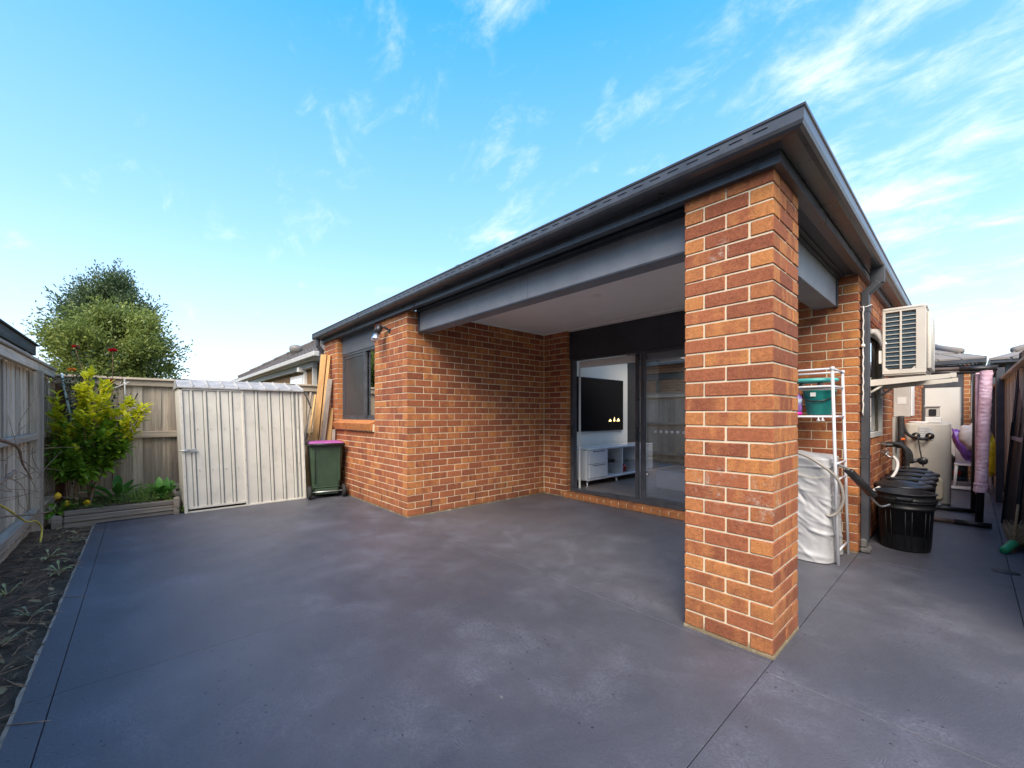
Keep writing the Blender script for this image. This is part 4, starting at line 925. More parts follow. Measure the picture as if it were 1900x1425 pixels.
for i in range(n):
    y0, y1 = SY0-.02+i*(SY1-SY0+.06)/n, SY0-.02+(i+1)*(SY1-SY0+.06)/n
    zr = 1.775 if 0 < i < n-1 else 1.765
    m.add([(SX+.045, y0+.004, SH+.012), (SX+.045, y1-.004, SH+.012), (-6.42, y1-.004, zr), (-6.42, y0+.004, zr)], [(0, 1, 2, 3)])
    v = [(SX+.046, y1-.02, SH+.013), (SX+.046, y1, SH+.033), (SX+.046, y1+.012, SH+.013), (-6.42, y1-.02, zr), (-6.42, y1, zr+.02), (-6.42, y1+.012, zr)]
    m.add(v, [(0, 1, 4, 3), (1, 2, 5, 4), (0, 2, 1)])
m.add([(-6.42, SY0-.02, 1.775), (-6.42, SY1+.04, 1.775), (-6.9, SY1+.04, 1.66), (-6.9, SY0-.02, 1.66)], [(0, 1, 2, 3)]); m.box(SX-.03, SX+.048, SY0-.02, SY1+.04, SH-.005, SH+.012, b=.002)
m.add([(SX+.045, SY1+.04, SH), (-6.42, SY1+.04, 1.775), (-6.9, SY1+.04, 1.64)], [(0, 1, 2)]); m.add([(SX+.045, SY0-.02, SH), (-6.42, SY0-.02, 1.775), (-6.9, SY0-.02, 1.64)], [(0, 2, 1)])
part('roof', shear(m), 'zinc', sh)
m = MB(); m.box(SX+.035, SX+.041, -2.045, -1.90, .80, .842, b=.002); m.tube([(SX+.05, -2.09, .823), (SX+.05, -1.96, .823)], .008, 8); m.box(SX+.042, SX+.065, -1.975, -1.955, .80, .846, b=.003); part('latch', shear(m), 'galv', sh)

# ------------------------------------------------------------------ timber offcuts leaning by the shed
def plank(name, p0, p1, w, th, mat, label, nrm=(.75, -.6, .1), group='timber offcuts leaning by the shed'):
    p0, p1 = Vector(p0), Vector(p1); d = (p1-p0).normalized(); n = Vector(nrm); n = (n-d*n.dot(d)).normalized(); s_ = d.cross(n)
    M = Matrix(((*s_,), (*n,), (*d,))).transposed().to_4x4(); M.translation = p0; m = MB(); m.box(-w/2, w/2, -th/2, th/2, 0, (p1-p0).length, M=M, b=.003)
    return single(name, m, mat, label, 'timber', group)
plank('timber_plank', (-6.62, -.36, .01), (-6.80, -.075, 2.34), .10, .04, 'fresh_pine', 'tallest of the yellow pine planks leaning by the house corner')
plank('timber_plank', (-6.50, -.30, .01), (-6.66, -.03, 2.32), .05, .045, 'fresh_pine', 'narrow pine batten leaning against the front of the tallest plank')
plank('timber_plank', (-6.45, -.31, .01), (-6.58, -.045, 1.90), .085, .035, 'grey_board', 'grey weathered board leaning in front of the yellow planks')
plank('timber_plank', (-6.40, -.20, .01), (-6.60, -.03, 1.40), .10, .035, 'fresh_pine', 'medium pine plank leaning close to the brick pier')
plank('timber_plank', (-6.35, -.12, .01), (-6.42, -.035, 1.04), .055, .03, 'grey_board', 'short grey offcut leaning by the window sill')
plank('timber_plank', (-6.42, -.16, .01), (-6.52, -.035, .99), .07, .03, 'fresh_pine', 'short yellow offcut behind the bin lid')
plank('timber_plank', (-6.40, -.46, .01), (-6.75, -.28, .95), .12, .045, 'fresh_pine', 'low yellow plank between the shed and the bin')
plank('timber_batten', (-6.80, -.50, .01), (-7.36, -.13, 1.70), .035, .025, 'grey_board', 'thin pale batten leaning on the fence right of the shed')
plank('timber_batten', (-6.70, -.48, .01), (-7.36, -.05, 1.66), .03, .025, 'fresh_pine', 'second thin batten leaning on the fence, nearer the house')
m = MB(); m.tube(spline([(-7.36, -.30, 1.76), (-7.30, -.22, 1.60), (-7.25, -.16, 1.40)], 5), .012, 6); single('metal_rod', m, 'black_steel', 'dark bent rod hanging over the fence beside the timber', 'rod')

# ------------------------------------------------------------------ wheelie bin
wb = thing('wheelie_bin', (-6.1, -.33, 0), 'green wheelie bin with a pink-purple lid beside the leaning timber', 'bin')
MB_ = Matrix.Translation((-5.92, -.32, 0)) @ Matrix.Rotation(R(-11), 4, 'Z')   # local: +x faces camera, y across
def bx(m, *a, **k): return m.box(*a, M=MB_, **k)
m = MB(); v = []
for (z, xf, xb, hw) in ((.07, -.03, -.36, .185), (.10, -.02, -.38, .195), (.25, -.015, -.40, .205), (.74, .01, -.46, .235), (.80, .015, -.47, .24)):
    for (x, y) in ((xf-.03, -hw), (xf, -hw+.03), (xf, hw-.03), (xf-.03, hw), (xb+.03, hw), (xb, hw-.03), (xb, -hw+.03), (xb+.03, -hw)): v.append(MB_ @ Vector((x, y, z)))
f = [(k*8+i, k*8+(i+1) % 8, k*8+8+(i+1) % 8, k*8+8+i) for k in range(4) for i in range(8)]+[tuple(range(8))[::-1], tuple(32+i for i in range(8))]
m.add(v, f); bx(m, -.015, .012, -.17, .17, .055, .15, b=.01); bx(m, -.008, .022, -.195, -.165, .25, .75, b=.008); bx(m, -.008, .022, .165, .195, .25, .75, b=.008); bx(m, -.02, .012, -.19, .19, .16, .175, b=.004); body = part('body', m, 'bin_green', wb)
m = MB(); bx(m, -.49, .045, -.265, .265, .80, .845, b=.014); bx(m, .046, .10, -.235, -.20, .815, .85, b=.008); bx(m, .046, .10, .20, .235, .815, .85, b=.008); m.tube([MB_ @ Vector((.09, -.25, .838)), MB_ @ Vector((.09, .25, .838))], .014, 8); part('rim', m, 'black_plastic', wb)
m = MB(); v = []
for (i_, z) in ((0, .847), (.008, .858), (.04, .868), (.14, .872)):
    for (x, y) in ((.05-i_, -.245+i_), (.05-i_, .245-i_), (-.49+i_, .245-i_), (-.49+i_, -.245+i_)): v.append(MB_ @ Vector((x, y, z)))
f = [(k*4+i, k*4+(i+1) % 4, k*4+4+(i+1) % 4, k*4+4+i) for k in range(3) for i in range(4)]+[(12, 13, 14, 15)]; m.add(v, f); part('lid', m, 'bin_lid_pink', wb)
m = MB(); m.tube([MB_ @ Vector((.02, -.26, .10)), MB_ @ Vector((.02, .26, .10))], .011, 8); part('axle', m, 'galv', wb)
for s_ in (-1, 1):
    M = MB_ @ Matrix.Translation((.02, s_*.245, .10)) @ Matrix.Rotation(R(90), 4, 'X'); m = MB(); m.lathe([(.05, -.022), (.092, -.022), (.098, -.012), (.098, .012), (.092, .022), (.05, .022)], (0, 0, 0), 22, M=M); w_ = part('wheel', m, 'rubber', wb)
    m = MB(); m.lathe([(.001, -.018), (.052, -.016), (.052, .016), (.001, .018)], (0, 0, 0), 16, M=M); part('hub', m, 'wheel_grey', w_)

# wall lamp
wlp = thing('wall_lamp', (-4.5, 0, 2.4), 'small black outdoor wall spotlight with a clear bulb on the brick', 'lamp')
m = MB(); m.lathe([(.001, 0), (.05, 0), (.05, -.018), (.035, -.028), (.001, -.028)][::-1], (0, 0, 0), 20, M=Matrix.Translation((-4.44, -.0, 2.42)) @ Matrix.Rotation(R(-90), 4, 'X') @ Matrix.Scale(-1, 4, (0, 0, 1))); m.tube(spline([(-4.44, -.02, 2.42), (-4.46, -.07, 2.45), (-4.50, -.11, 2.44)], 5), .016, 8); m.tube([(-4.49, -.10, 2.47), (-4.52, -.14, 2.36)], [.045, .04], 12); part('bracket', m, 'frame_black', wlp)
m = MB(); m.lathe([(.036, 0), (.05, -.04), (.064, -.085), (.055, -.10), (.001, -.105)][::-1], (0, 0, 0), 18, M=Matrix.Translation((-4.52, -.14, 2.36)) @ Matrix.Rotation(R(-15), 4, 'Y') @ Matrix.Rotation(R(-12), 4, 'X')); part('bulb', m, 'lamp_chrome', wlp)

# ------------------------------------------------------------------ furniture in the room
tv = thing('television', (-3.86, 4, 1.1), 'large black flat television on the white wall of the room', 'television')
m = MB(); m.box(-3.875, -3.84, 3.02, 4.66, .99, 1.96, b=.006); part('frame', m, 'frame_black', tv); m = MB(); m.box(-3.8385, -3.836, 3.035, 4.645, 1.005, 1.945); scr = part('screen', m, 'tv_screen', tv)
m = MB()
for (y, h, w) in ((4.20, .045, .05), (4.34, .085, .03), (4.47, .06, .055)): m.add([(-3.8345, y-w, 1.165), (-3.8345, y+w, 1.165), (-3.8345, y+w*.2, 1.165+h), (-3.8345, y-w*.5, 1.165+h*.35)], [(0, 1, 2, 3)])
part('screen_shapes', m, 'tv_glow', scr)  # three small warm glowing shapes on the screen
cb = thing('tv_cabinet', (-3.65, 4, .1), 'low glossy white television cabinet with two drawers and open shelves', 'cabinet')
m = MB(); y0, y1, xf, xb = 2.98, 5.05, -3.44, -3.84
m.box(xb, xf+.012, y0, y1, .70, .735, b=.01); m.box(xb, xf, y0, y1, .20, .235, b=.006); m.box(xb, xb+.015, y0+.02, y1-.02, .236, .699)
for y in (y0, 3.52, 3.99, 4.50, y1-.03): m.box(xb+.016, xf-.002, y+.002, y+.028, .236, .699)
m.rbox(xb+.02, xf, y0-.03, y0+.03, .215, .70, .028, .004); part('carcass', m, 'gloss_white', cb)
for (z0, z1) in ((.24, .465), (.472, .695)):
    m = MB(); m.box(xf-.02, xf+.012, y0+.035, 3.515, z0, z1, b=.008); d = part('drawer', m, 'gloss_white', cb); m = MB(); m.box(xf+.0125, xf+.022, y0+.12, 3.44, z1-.022, z1-.008, b=.003); part('handle', m, 'chrome', d)
    m = MB(); m.box(xf-.02, xf+.012, 4.53, y1-.005, z0, z1, b=.008); part('drawer', m, 'gloss_white', cb)
for (a, b) in ((3.55, 3.985), (4.02, 4.495)):
    m = MB(); m.box(xb+.03, xf-.02, a, b, .45, .458); part('shelf', m, 'glass_door', cb)
for y in (3.05, 3.9, 4.95):
    m = MB(); m.lathe([(.028, .105), (.028, .12), (.02, .125), (.02, .195), (.03, .2)], (xf-.06, y, 0), 14); part('leg', m, 'chrome', cb)
m = MB(); m.box(-3.72, -3.52, 3.62, 3.88, .459, .50, b=.006); m.tube([(-3.62, 3.60, .46), (-3.60, 3.58, .62)], .004, 5); single('router', m, 'frame_black', 'flat black set-top box on the glass shelf of the cabinet', 'set-top box')
ty = thing('toy', (-3.6, 4.2, .24), 'red and black spiky toy on the bottom shelf of the cabinet', 'toy'); q = random.Random(2)
m = MB(); m.lathe([(.001, 0), (.06, .01), (.085, .07), (.06, .13), (.001, .15)], (-3.55, 4.16, .24), 14); part('body', m, 'red_plastic', ty); m = MB()
for i in range(26): d = rv(q); c = Vector((-3.55, 4.16, .32)); m.tube([c+d*.07, c+d*.125], [.014, .003], 5)
part('spike', m, 'frame_black', ty)
ct = thing('coffee_table', (-2.0, 3.6, .1), 'low white gloss coffee table behind the fixed glass panel', 'table'); m = MB(); m.rbox(-2.46, -1.3, 3.32, 3.95, .19, .46, .05, .02); part('body', m, 'gloss_white', ct); m = MB(); m.box(-2.44, -1.32, 3.34, 3.93, .461, .468); part('top', m, 'glass_window', ct)
for (x, y) in ((-2.39, 3.40), (-1.37, 3.40), (-2.39, 3.87), (-1.37, 3.87)):
    m = MB(); m.lathe([(.026, .105), (.026, .118), (.02, .122), (.02, .19)], (x, y, 0), 12); part('leg', m, 'chrome', ct)

# ------------------------------------------------------------------ side passage
# covered washing machine
cw = thing('washing_machine', (-.4, 2.2, 0), 'washing machine under a wrinkled silver cover beside the white rack', 'washing machine')
def cover(x0, x1, y0, y1, z1, flare=.03):
    m = MB(); per = []; nseg = 36; r_ = .05
    def pt(u_):
        P = [((x1-x0-2*r_), 'b'), (r_*1.57, 'c'), ((y1-y0-2*r_), 'r'), (r_*1.57, 'c'), ((x1-x0-2*r_), 't'), (r_*1.57, 'c'), ((y1-y0-2*r_), 'l'), (r_*1.57, 'c')]
        T = sum(p[0] for p in P); s_ = u_*T; k = 0
        while s_ > P[k][0] and k < 7: s_ -= P[k][0]; k += 1
        L = P[k][0]; f = s_/L
        if k == 0: return Vector((x0+r_+f*L, y0)), Vector((0, -1))
        if k == 2: return Vector((x1, y0+r_+f*L)), Vector((1, 0))
        if k == 4: return Vector((x1-r_-f*L, y1)), Vector((0, 1))
        if k == 6: return Vector((x0, y1-r_-f*L)), Vector((-1, 0))
        c = {1: (x1-r_, y0+r_, -90), 3: (x1-r_, y1-r_, 0), 5: (x0+r_, y1-r_, 90), 7: (x0+r_, y0+r_, 180)}[k]; a = R(c[2]+90*f); n = Vector((math.cos(a), math.sin(a))); return Vector((c[0], c[1]))+n*r_, n
    NU, NV = 220, 90; v = []; TT = 2*((x1-x0-2*r_)+(y1-y0-2*r_))+4*r_*1.57; qf = random.Random(12)
    folds = []
    for _ in range(46):
        s0, za = qf.uniform(.05, .85), qf.uniform(.18, .80); folds.append((s0, za, s0+qf.uniform(.10, .30), za-qf.uniform(.04, .26), qf.uniform(.006, .017)*qf.choice((1, 1, -.7)), qf.uniform(.007, .016)))
    folds += [(.54, .78, .50, .05, .02, .03), (.56, .62, .95, .30, .014, .02), (.2, .10, .6, .04, .012, .02)]
    for j in range(NV+1):
        z = .008+(z1-.008)*j/NV; t_ = 1-j/NV
        for i in range(NU):
            p, n = pt(i/NU); d = flare*t_*t_
            d += .010*t_**.6*math.sin(i*.21+5*mnoise.noise((i*.03, z*1.5, 1)))*(.3+t_)
            sl = i/NU*TT
            for (s0, za, s1, zb, h_, w_) in folds:
                dx_, dz_ = s1-s0, zb-za; tt = max(0, min(1, ((sl-s0)*dx_+(z-za)*dz_)/(dx_*dx_+dz_*dz_))); ds = math.hypot(sl-s0-tt*dx_, z-za-tt*dz_)
                if ds < w_*2.5: d += h_*math.sin(math.pi*min(1, .15+tt*.85))*math.exp(-(ds/w_)**2)
            d += .009*mnoise.noise((sl*2.6, z*2.0, 2))*(1-(j/NV)**3); d += .0012*mnoise.noise((sl*30, z*26, 2))
            if j > NV-4: d *= .4
            if abs(j-(NV-7)) < 1: d += .012
            v.append((p.x+n.x*d, p.y+n.y*d, z))
    f = [(j*NU+i, j*NU+(i+1) % NU, (j+1)*NU+(i+1) % NU, (j+1)*NU+i) for j in range(NV) for i in range(NU)]; m.add(v, f, 0, True)
    top = v[NV*NU:]; c = ((x0+x1)/2, (y0+y1)/2); prev = top; b0 = len(m.v)-NU
    for k in range(1, 7):
        s_ = 1-k/6; ring = [(c[0]+(p[0]-c[0])*s_, c[1]+(p[1]-c[1])*s_, z1+.05*(1-s_)**.7+.012*mnoise.noise((p[0]*9+k, p[1]*9, k*.7))) for p in top]; bb = len(m.v)
        m.add(ring, [], 0); 
        for i in range(NU): m.f.append((b0+i, b0+(i+1) % NU, bb+(i+1) % NU, bb+i)); m.mi.append(0); m.sm.append(True); m.tn.append((.5, 0, .5))
        b0 = bb
    return m
part('cover', cover(-.70, -.125, 1.93, 2.43, .90), 'silver_cloth', cw)
m = MB()
for i in range(24): m.box(-.72+i*.0255, -.695+i*.0255, 1.893, 1.896, .745+.01*math.sin(i*.9), .752+.01*math.sin(i*.9))
part('piping', m, 'cloth_trim', cw)
rk = thing('laundry_rack', (-.3, 2.2, 0), 'white tubular shelf rack standing over the covered washing machine', 'rack')
def tb_(nm, *segs, r=.0125, mat='rack_white', par=rk):
    for sg in segs:
        m = MB(); m.tube(sg, r, 10); part(nm, m, mat, par)
xa, xb2 = -.075, -.80
for y in (1.99, 2.42):
    tb_('post', [(-.062, y, 0), (-.105, y, 1.68)], [(xb2-.02, y, 0), (xb2+.02, y, 1.68)])
    tb_('rail', [(-.105, y, 1.685), (xb2+.02, y, 1.685)], [(-.095, y, 1.27), (xb2+.01, y, 1.27)], [(-.10, y, 1.535), (xb2+.01, y, 1.535)], r=.010)
for z in (1.685, 1.27, 1.535, .86, .72, .115): tb_('crossbar', [(-.062-.043*z/1.68, 1.99, z), (-.062-.043*z/1.68, 2.42, z)], r=.009)
for z in (1.535, 1.27):
    m = MB()
    for i in range(9): m.tube([(-.11, 2.02+i*.047, z), (xb2+.01, 2.02+i*.047, z)], .0035, 6)
    part('shelf_wire', m, 'rack_white', rk)
m = MB()
for (x, y, z) in ((-.105, 1.99, 1.685), (-.105, 2.42, 1.685)): m.lathe([(.001, -.02), (.017, -.014), (.019, 0), (.017, .014), (.001, .02)], (x, y, z), 12)
for x in (-.17, -.20): m.lathe([(.014, -.03), (.016, -.022), (.006, -.02), (.006, 0)], (x, 1.985, 1.262), 10)
part('connector', m, 'rack_white', rk)
bk = thing('bucket', (-.22, 2.15, 1.28), 'teal plastic bucket with a black handle on the white rack', 'bucket')
m = MB(); m.lathe([(.085, 1.285), (.09, 1.288), (.118, 1.49), (.125, 1.495), (.125, 1.505), (.115, 1.505), (.088, 1.30), (.001, 1.298)], (-.225, 2.14, 0), 28); part('body', m, 'teal', bk)
m = MB(); m.tube([(-.225-.122*math.cos(a), 2.14-.124*math.sin(a)-.006, 1.475-.07*math.sin(a)) for a in [math.pi*i/14 for i in range(15)]], .007, 8); part('handle', m, 'black_plastic', bk)
m = MB(); m.box(-.265, -.225, 2.012, 2.016, 1.45, 1.485, M=Matrix.Translation((0, 0, 0))); part('sticker', m, 'label_white', bk)
tr_ = thing('mop_base', (-.25, 2.15, 1.56), 'light teal wheeled plastic tray on the top shelf of the rack', 'tray')
m = MB(); m.lathe([(.10, 1.575), (.20, 1.58), (.215, 1.59), (.215, 1.605), (.20, 1.612), (.12, 1.60), (.001, 1.598)], (-.30, 2.15, 0), 28, sy=.75); part('tray', m, 'teal_light', tr_)
for (x, y) in ((-.20, 2.04), (-.14, 2.2), (-.40, 2.04), (-.33, 2.02)):
    m = MB(); m.lathe([(.008, -.010), (.02, -.010), (.022, 0), (.02, .010), (.008, .010)], (0, 0, 0), 14, M=Matrix.Translation((x, y, 1.553)) @ Matrix.Rotation(R(70), 4, 'X')); part('wheel', m, 'black_plastic', tr_)
bt = thing('detergent_bottle', (-.38, 2.08, 1.28), 'purple and pink detergent bottle on the rack beside the bucket', 'bottle')
m = MB(); m.lathe([(.036, 1.283), (.038, 1.30), (.038, 1.31)], (-.375, 2.07, 0), 18); part('base', m, 'magenta', bt); m = MB(); m.lathe([(.0375, 1.311), (.037, 1.36), (.036, 1.45), (.02, 1.47), (.014, 1.49)], (-.375, 2.07, 0), 18); part('body', m, 'purple_print', bt); m = MB(); m.lathe([(.0382, 1.385), (.038, 1.435)], (-.375, 2.07, 0), 18); part('wrapper', m, 'pale_blue', bt)
m = MB(); m.tube(spline([(-.75, 2.2, 1.0), (-.5, 1.93, .975), (-.3, 1.88, .94), (-.16, 1.87, .86), (-.05, 1.90, .74), (-.02, 1.93, .58), (-.06, 1.94, .46), (-.12, 1.93, .42), (-.15, 1.95, .47), (-.11, 1.98, .6)], 8), .012, 8); single('hose', m, 'grey_hose', 'grey hose looping over the covered washing machine and the rack', 'hose')
br = thing('scrubbing_tool', (0, 2.3, .7), 'black plastic brush head on a bent metal rod beside the downpipe', 'brush')
m = MB(); p0, p1 = Vector((-.03, 2.20, .80)), Vector((.10, 2.34, .60)); M = Matrix.Translation(p0) @ rot_to(p1-p0); m.rbox(-.045, .045, -.022, .022, 0, (p1-p0).length+.04, .02, .012, M=M); part('head', m, 'black_plastic', br)
m = MB(); m.tube(spline([(-.12, 2.08, .86), (-.06, 2.16, .83), (-.02, 2.22, .79)], 4), .011, 8); m.tube(spline([(.10, 2.36, .57), (.13, 2.42, .50), (.16, 2.52, .46), (.20, 2.62, .47)], 5), .008, 8); part('rod', m, 'galv', br)
# rope on the downpipe
rp = thing('rope', (.07, 2.57, 2), 'white rope tied round the downpipe and hanging down it', 'rope')
m = MB(); pts = [(.030+.045*math.cos(a), 2.63+.062*math.sin(a), 2.30+.012*math.cos(a*2)) for a in [6.283*i/18 for i in range(19)]]; m.tube(pts, .004, 6); part('loop', m, 'rope_white', rp)
m = MB(); q = random.Random(4); m.tube([(.022+.003*math.sin(i*1.9), 2.568, 2.30-.034*i) for i in range(31)], [.0045+.0018*(i % 2) for i in range(31)], 6); m.lathe([(.001, -.02), (.016, -.01), (.016, .01), (.001, .02)], (.022, 2.562, 1.93), 10); part('tail', m, 'rope_white', rp)
# air conditioner
ac = thing('air_conditioner', (.25, 3.5, 1.68), 'beige outdoor air conditioner unit on a bracket high on the side wall', 'air conditioner')
ax0, ax1, ay0, ay1, az0, az1 = .10, .405, 3.10, 3.95, 1.69, 2.33
m = MB(); m.rbox(ax0+.004, ax1-.002, ay0+.03, ay1, az0+.02, az1-.012, .025, .006); m.box(ax0+.02, ax1-.03, ay0+.002, ay0+.03, az0+.06, az1-.05, 1); body = part('casing', m, ['ac_beige', 'ac_fin'], ac)
m = MB(); fx0, fx1 = ax0, ax1-.04
m.box(fx0, fx0+.022, ay0-.012, ay0+.012, az0+.04, az1-.03, b=.003); m.box(fx1-.028, ax1, ay0-.012, ay0+.03, az0+.04, az1-.03, b=.003); m.box(fx0, ax1, ay0-.012, ay0+.012, az0, az0+.042, b=.003); m.box(fx0, ax1, ay0-.012, ay0+.012, az1-.032, az1-.01, b=.003); m.box(fx0+.125, fx0+.140, ay0-.014, ay0+.004, az0+.04, az1-.03, b=.002)
for i in range(1, 13): z = az0+.045+i*(az1-az0-.08)/13; m.box(fx0+.02, fx1-.02, ay0-.010, ay0+.002, z-.0030, z+.0030, b=.001)
for (cx, s_) in ((fx0+.02, 1), (fx1-.03, -1)): m.add([(cx, ay0-.009, az0+.04), (cx+s_*.03, ay0-.009, az0+.04), (cx, ay0-.009, az0+.07)], [(0, 1, 2) if s_ > 0 else (0, 2, 1)])
part('grille', m, 'ac_beige', ac)
m = MB(); m.rbox(ax0-.008, ax1+.008, ay0-.016, ay1+.01, az1-.014, az1+.012, .03, .006); part('top_cover', m, 'ac_beige', ac)
m = MB(); M = Matrix.Translation((ax1, 3.55, 2.02)) @ Matrix.Rotation(R(90), 4, 'Y'); m.lathe([(.265, 0), (.262, .02), (.24, .03)], (0, 0, 0), 30, M=M); m.rbox(ax1-.001, ax1+.028, 3.24, 3.86, az0+.05, az1-.04, .012, .004)
for rr in (.06, .10, .14, .18, .22): m.lathe([(rr-.004, .027), (rr, .033), (rr+.004, .027)], (0, 0, 0), 26, M=M)
part('fan_guard', m, 'ac_beige', ac)
m = MB(); m.box(ax0+.01, ax1-.005, ay0, ay1, az0-.012, az0-.001); part('base_tray', m, 'ac_beige', ac)
m = MB(); m.tube(spline([(-.01, 3.2, 2.14), (.05, 3.18, 2.13), (.10, 3.14, 2.05), (.12, 3.13, 1.98)], 5), .035, 10); m.tube(spline([(-.01, 3.22, 2.12), (.06, 3.2, 2.07), (.115, 3.15, 1.93)], 5), .018, 8); m.box(.07, .099, 3.10, 3.2, 1.80, 1.93, b=.004); part('pipe', m, 'white_hose', ac)
for y in (3.06, 3.84):
    m = MB()
    v = [(0, y, 1.575), (0, y+.05, 1.575), (0, y+.05, 1.64), (0, y, 1.64), (.56, y, 1.625), (.56, y+.05, 1.625), (.56, y+.05, 1.665), (.56, y, 1.665)]; m.add(v, [(3, 2, 1, 0), (4, 5, 6, 7), (0, 1, 5, 4), (1, 2, 6, 5), (2, 3, 7, 6), (3, 0, 4, 7)])
    m.tube([(.0, y+.025, 1.50), (.10, y+.025, 1.58)], .012, 6); m.box(-.0, .012, y-.01, y+.06, 1.48, 1.66)
    for s_ in (-1, 1): m.box(.56, .60, y+.025+s_*.022-.004, y+.025+s_*.022+.004, 1.63, 1.67)
    part('bracket', m, 'ac_beige', ac)
# water heater and pipework
wh = thing('water_heater', (.28, 6.2, 0), 'large beige water heater tank standing at the end of the black bins', 'water heater')
m = MB(); m.rbox(.045, .505, 5.95, 6.45, .03, 1.165, .07, .022, 6); m.box(.08, .47, 6.0, 6.4, 0, .03); body = part('body', m, 'tank_beige', wh)
m = MB(); M = Matrix.Translation((.38, 5.95, .26)) @ Matrix.Rotation(R(90), 4, 'X'); m.rbox(-.14, .06, -.17, .14, 0, .05, .05, .02, M=M); part('cover_plate', m, 'cream_cap', wh)
m = MB(); m.box(.20, .335, 5.938, 5.945, .93, 1.12); lb = part('label', m, 'label_white', wh); m = MB()
for i in range(6): m.box(.208, .328 if i % 2 else .30, 5.9355, 5.9375, 1.095-i*.026, 1.101-i*.026)
m.box(.266, .2675, 5.9355, 5.9375, .94, 1.08); part('print', m, 'print_grey', lb)
for (x, z) in ((.165, .985), (.305, .985)):
    M = Matrix.Translation((x, 5.94, z)) @ Matrix.Rotation(R(90), 4, 'X'); m = MB(); m.lathe([(.001, .02), (.018, .02), (.02, .012), (.046, .010), (.048, 0)][::-1], (0, 0, 0), 20, M=M); v_ = part('escutcheon', m, 'black_plastic', wh); m = MB(); m.lathe([(.016, .021), (.016, .06), (.001, .062)], (0, 0, 0), 10, M=M); part('fitting', m, 'brass', v_)
m = MB(); m.tube(spline([(.02, 5.85, 1.22), (.05, 5.86, 1.08), (.10, 5.87, .99), (.165, 5.885, .965), (.24, 5.88, .94), (.305, 5.885, .965)], 6), .020, 8); m.tube(spline([(.19, 5.87, .95), (.22, 5.8, .75), (.25, 5.75, .56)], 5), .008, 6); part('pipe', m, 'pipe_lag', wh)
m = MB(); m.lathe([(.10, 0), (.11, .006), (.11, .016), (.10, .022), (.001, .024)], (.18, 6.2, 1.166), 24); part('lid', m, 'cornice_white', wh)
cm = thing('coffee_machine', (.33, 6.25, 1.17), 'small grey and white appliance resting on top of the water heater', 'appliance')
m = MB(); m.box(.245, .41, 6.14, 6.36, 1.168, 1.25, b=.01); part('base', m, 'label_white', cm); m = MB(); m.box(.235, .40, 6.15, 6.36, 1.40, 1.425, b=.006); m.box(.245, .39, 6.17, 6.34, 1.255, 1.40, b=.008); part('body', m, 'nb_trim', cm); m = MB(); m.box(.285, .36, 6.155, 6.168, 1.27, 1.37, b=.006); part('panel', m, 'frame_black', cm)
mbx = thing('meter_box', (.09, 5.2, 1.5), 'grey electrical box mounted on the side brick wall above the tank pipes', 'meter box')
m = MB(); m.box(.004, .165, 5.05, 5.40, 1.26, 1.80, b=.006); part('body', m, 'nb_trim', mbx); m = MB(); m.box(.167, .185, 5.06, 5.39, 1.27, 1.79, b=.005); part('door', m, 'cornice_white', mbx); m = MB(); m.box(.045, .13, 5.046, 5.0485, 1.43, 1.52); part('label', m, 'label_white', mbx)
m = MB(); m.box(.002, .03, 5.0, 5.5, .35, 1.258); m.box(.031, .045, 5.02, 5.03, .35, 1.25); part('backing_board', m, 'grey_panel', mbx)
pw = thing('pipework', (.1, 4.9, .9), 'lagged copper pipes and taps on the brick wall over the bins', 'pipes')
m = MB(); m.tube(spline([(.085, 5.0, 1.27), (.085, 4.98, 1.05), (.08, 4.97, .85)], 5), .032, 10); part('lagged_pipe', m, 'pipe_lag', pw)
m = MB(); m.tube(spline([(.03, 3.95, .95), (.14, 3.95, .955), (.20, 3.96, .90), (.215, 3.97, .80), (.215, 3.98, .72)], 6), .023, 8); part('lagged_pipe', m, 'pipe_lag', pw); m = MB(); m.tube(spline([(.03, 4.05, .93), (.15, 4.05, .935), (.225, 4.06, .87), (.24, 4.07, .75)], 6), .023, 8); part('lagged_pipe', m, 'pipe_lag', pw)
m = MB(); m.tube([(0, 3.95, .945), (.10, 3.95, .955)], .024, 8); part('pipe_end', m, 'galv', pw); m = MB(); m.tube([(.215, 3.975, .80), (.215, 3.98, .68)], .02, 8); part('pipe_end', m, 'galv', pw); m = MB(); m.tube([(0, 3.85, .86), (.08, 3.85, .86)], .012, 8); m.tube([(.06, 3.85, .86), (.06, 3.78, .84)], .012, 8); m.tube([(.06, 3.85, .85), (.06, 3.8, .83), (.12, 3.8, .80)], .011, 8); m.box(.05, .07, 3.80, 3.90, .885, .895, b=.002); part('tap', m, 'galv', pw)
m = MB(); m.tube([(.22, 4.3, .73), (.30, 4.35, .76)], .02, 8); m.lathe([(.001, 0), (.045, 0), (.045, .015), (.001, .016)], (0, 0, 0), 16, M=Matrix.Translation((.32, 4.33, .75)) @ Matrix.Rotation(R(90), 4, 'X')); part('valve', m, 'black_plastic', pw); m = MB(); m.box(.085, .125, 4.94, 4.97, .955, .985, b=.006); part('valve_handle', m, 'orange_plastic', pw)
m = MB(); m.tube(spline([(.12, 3.80, .82), (.16, 3.72, .76), (.15, 3.6, .66), (.09, 3.45, .56), (.02, 3.25, .50), (.015, 3.1, .49)], 7), .014, 8); single('hose', m, 'white_hose', 'white hose running from the wall tap down behind the black tub', 'hose')
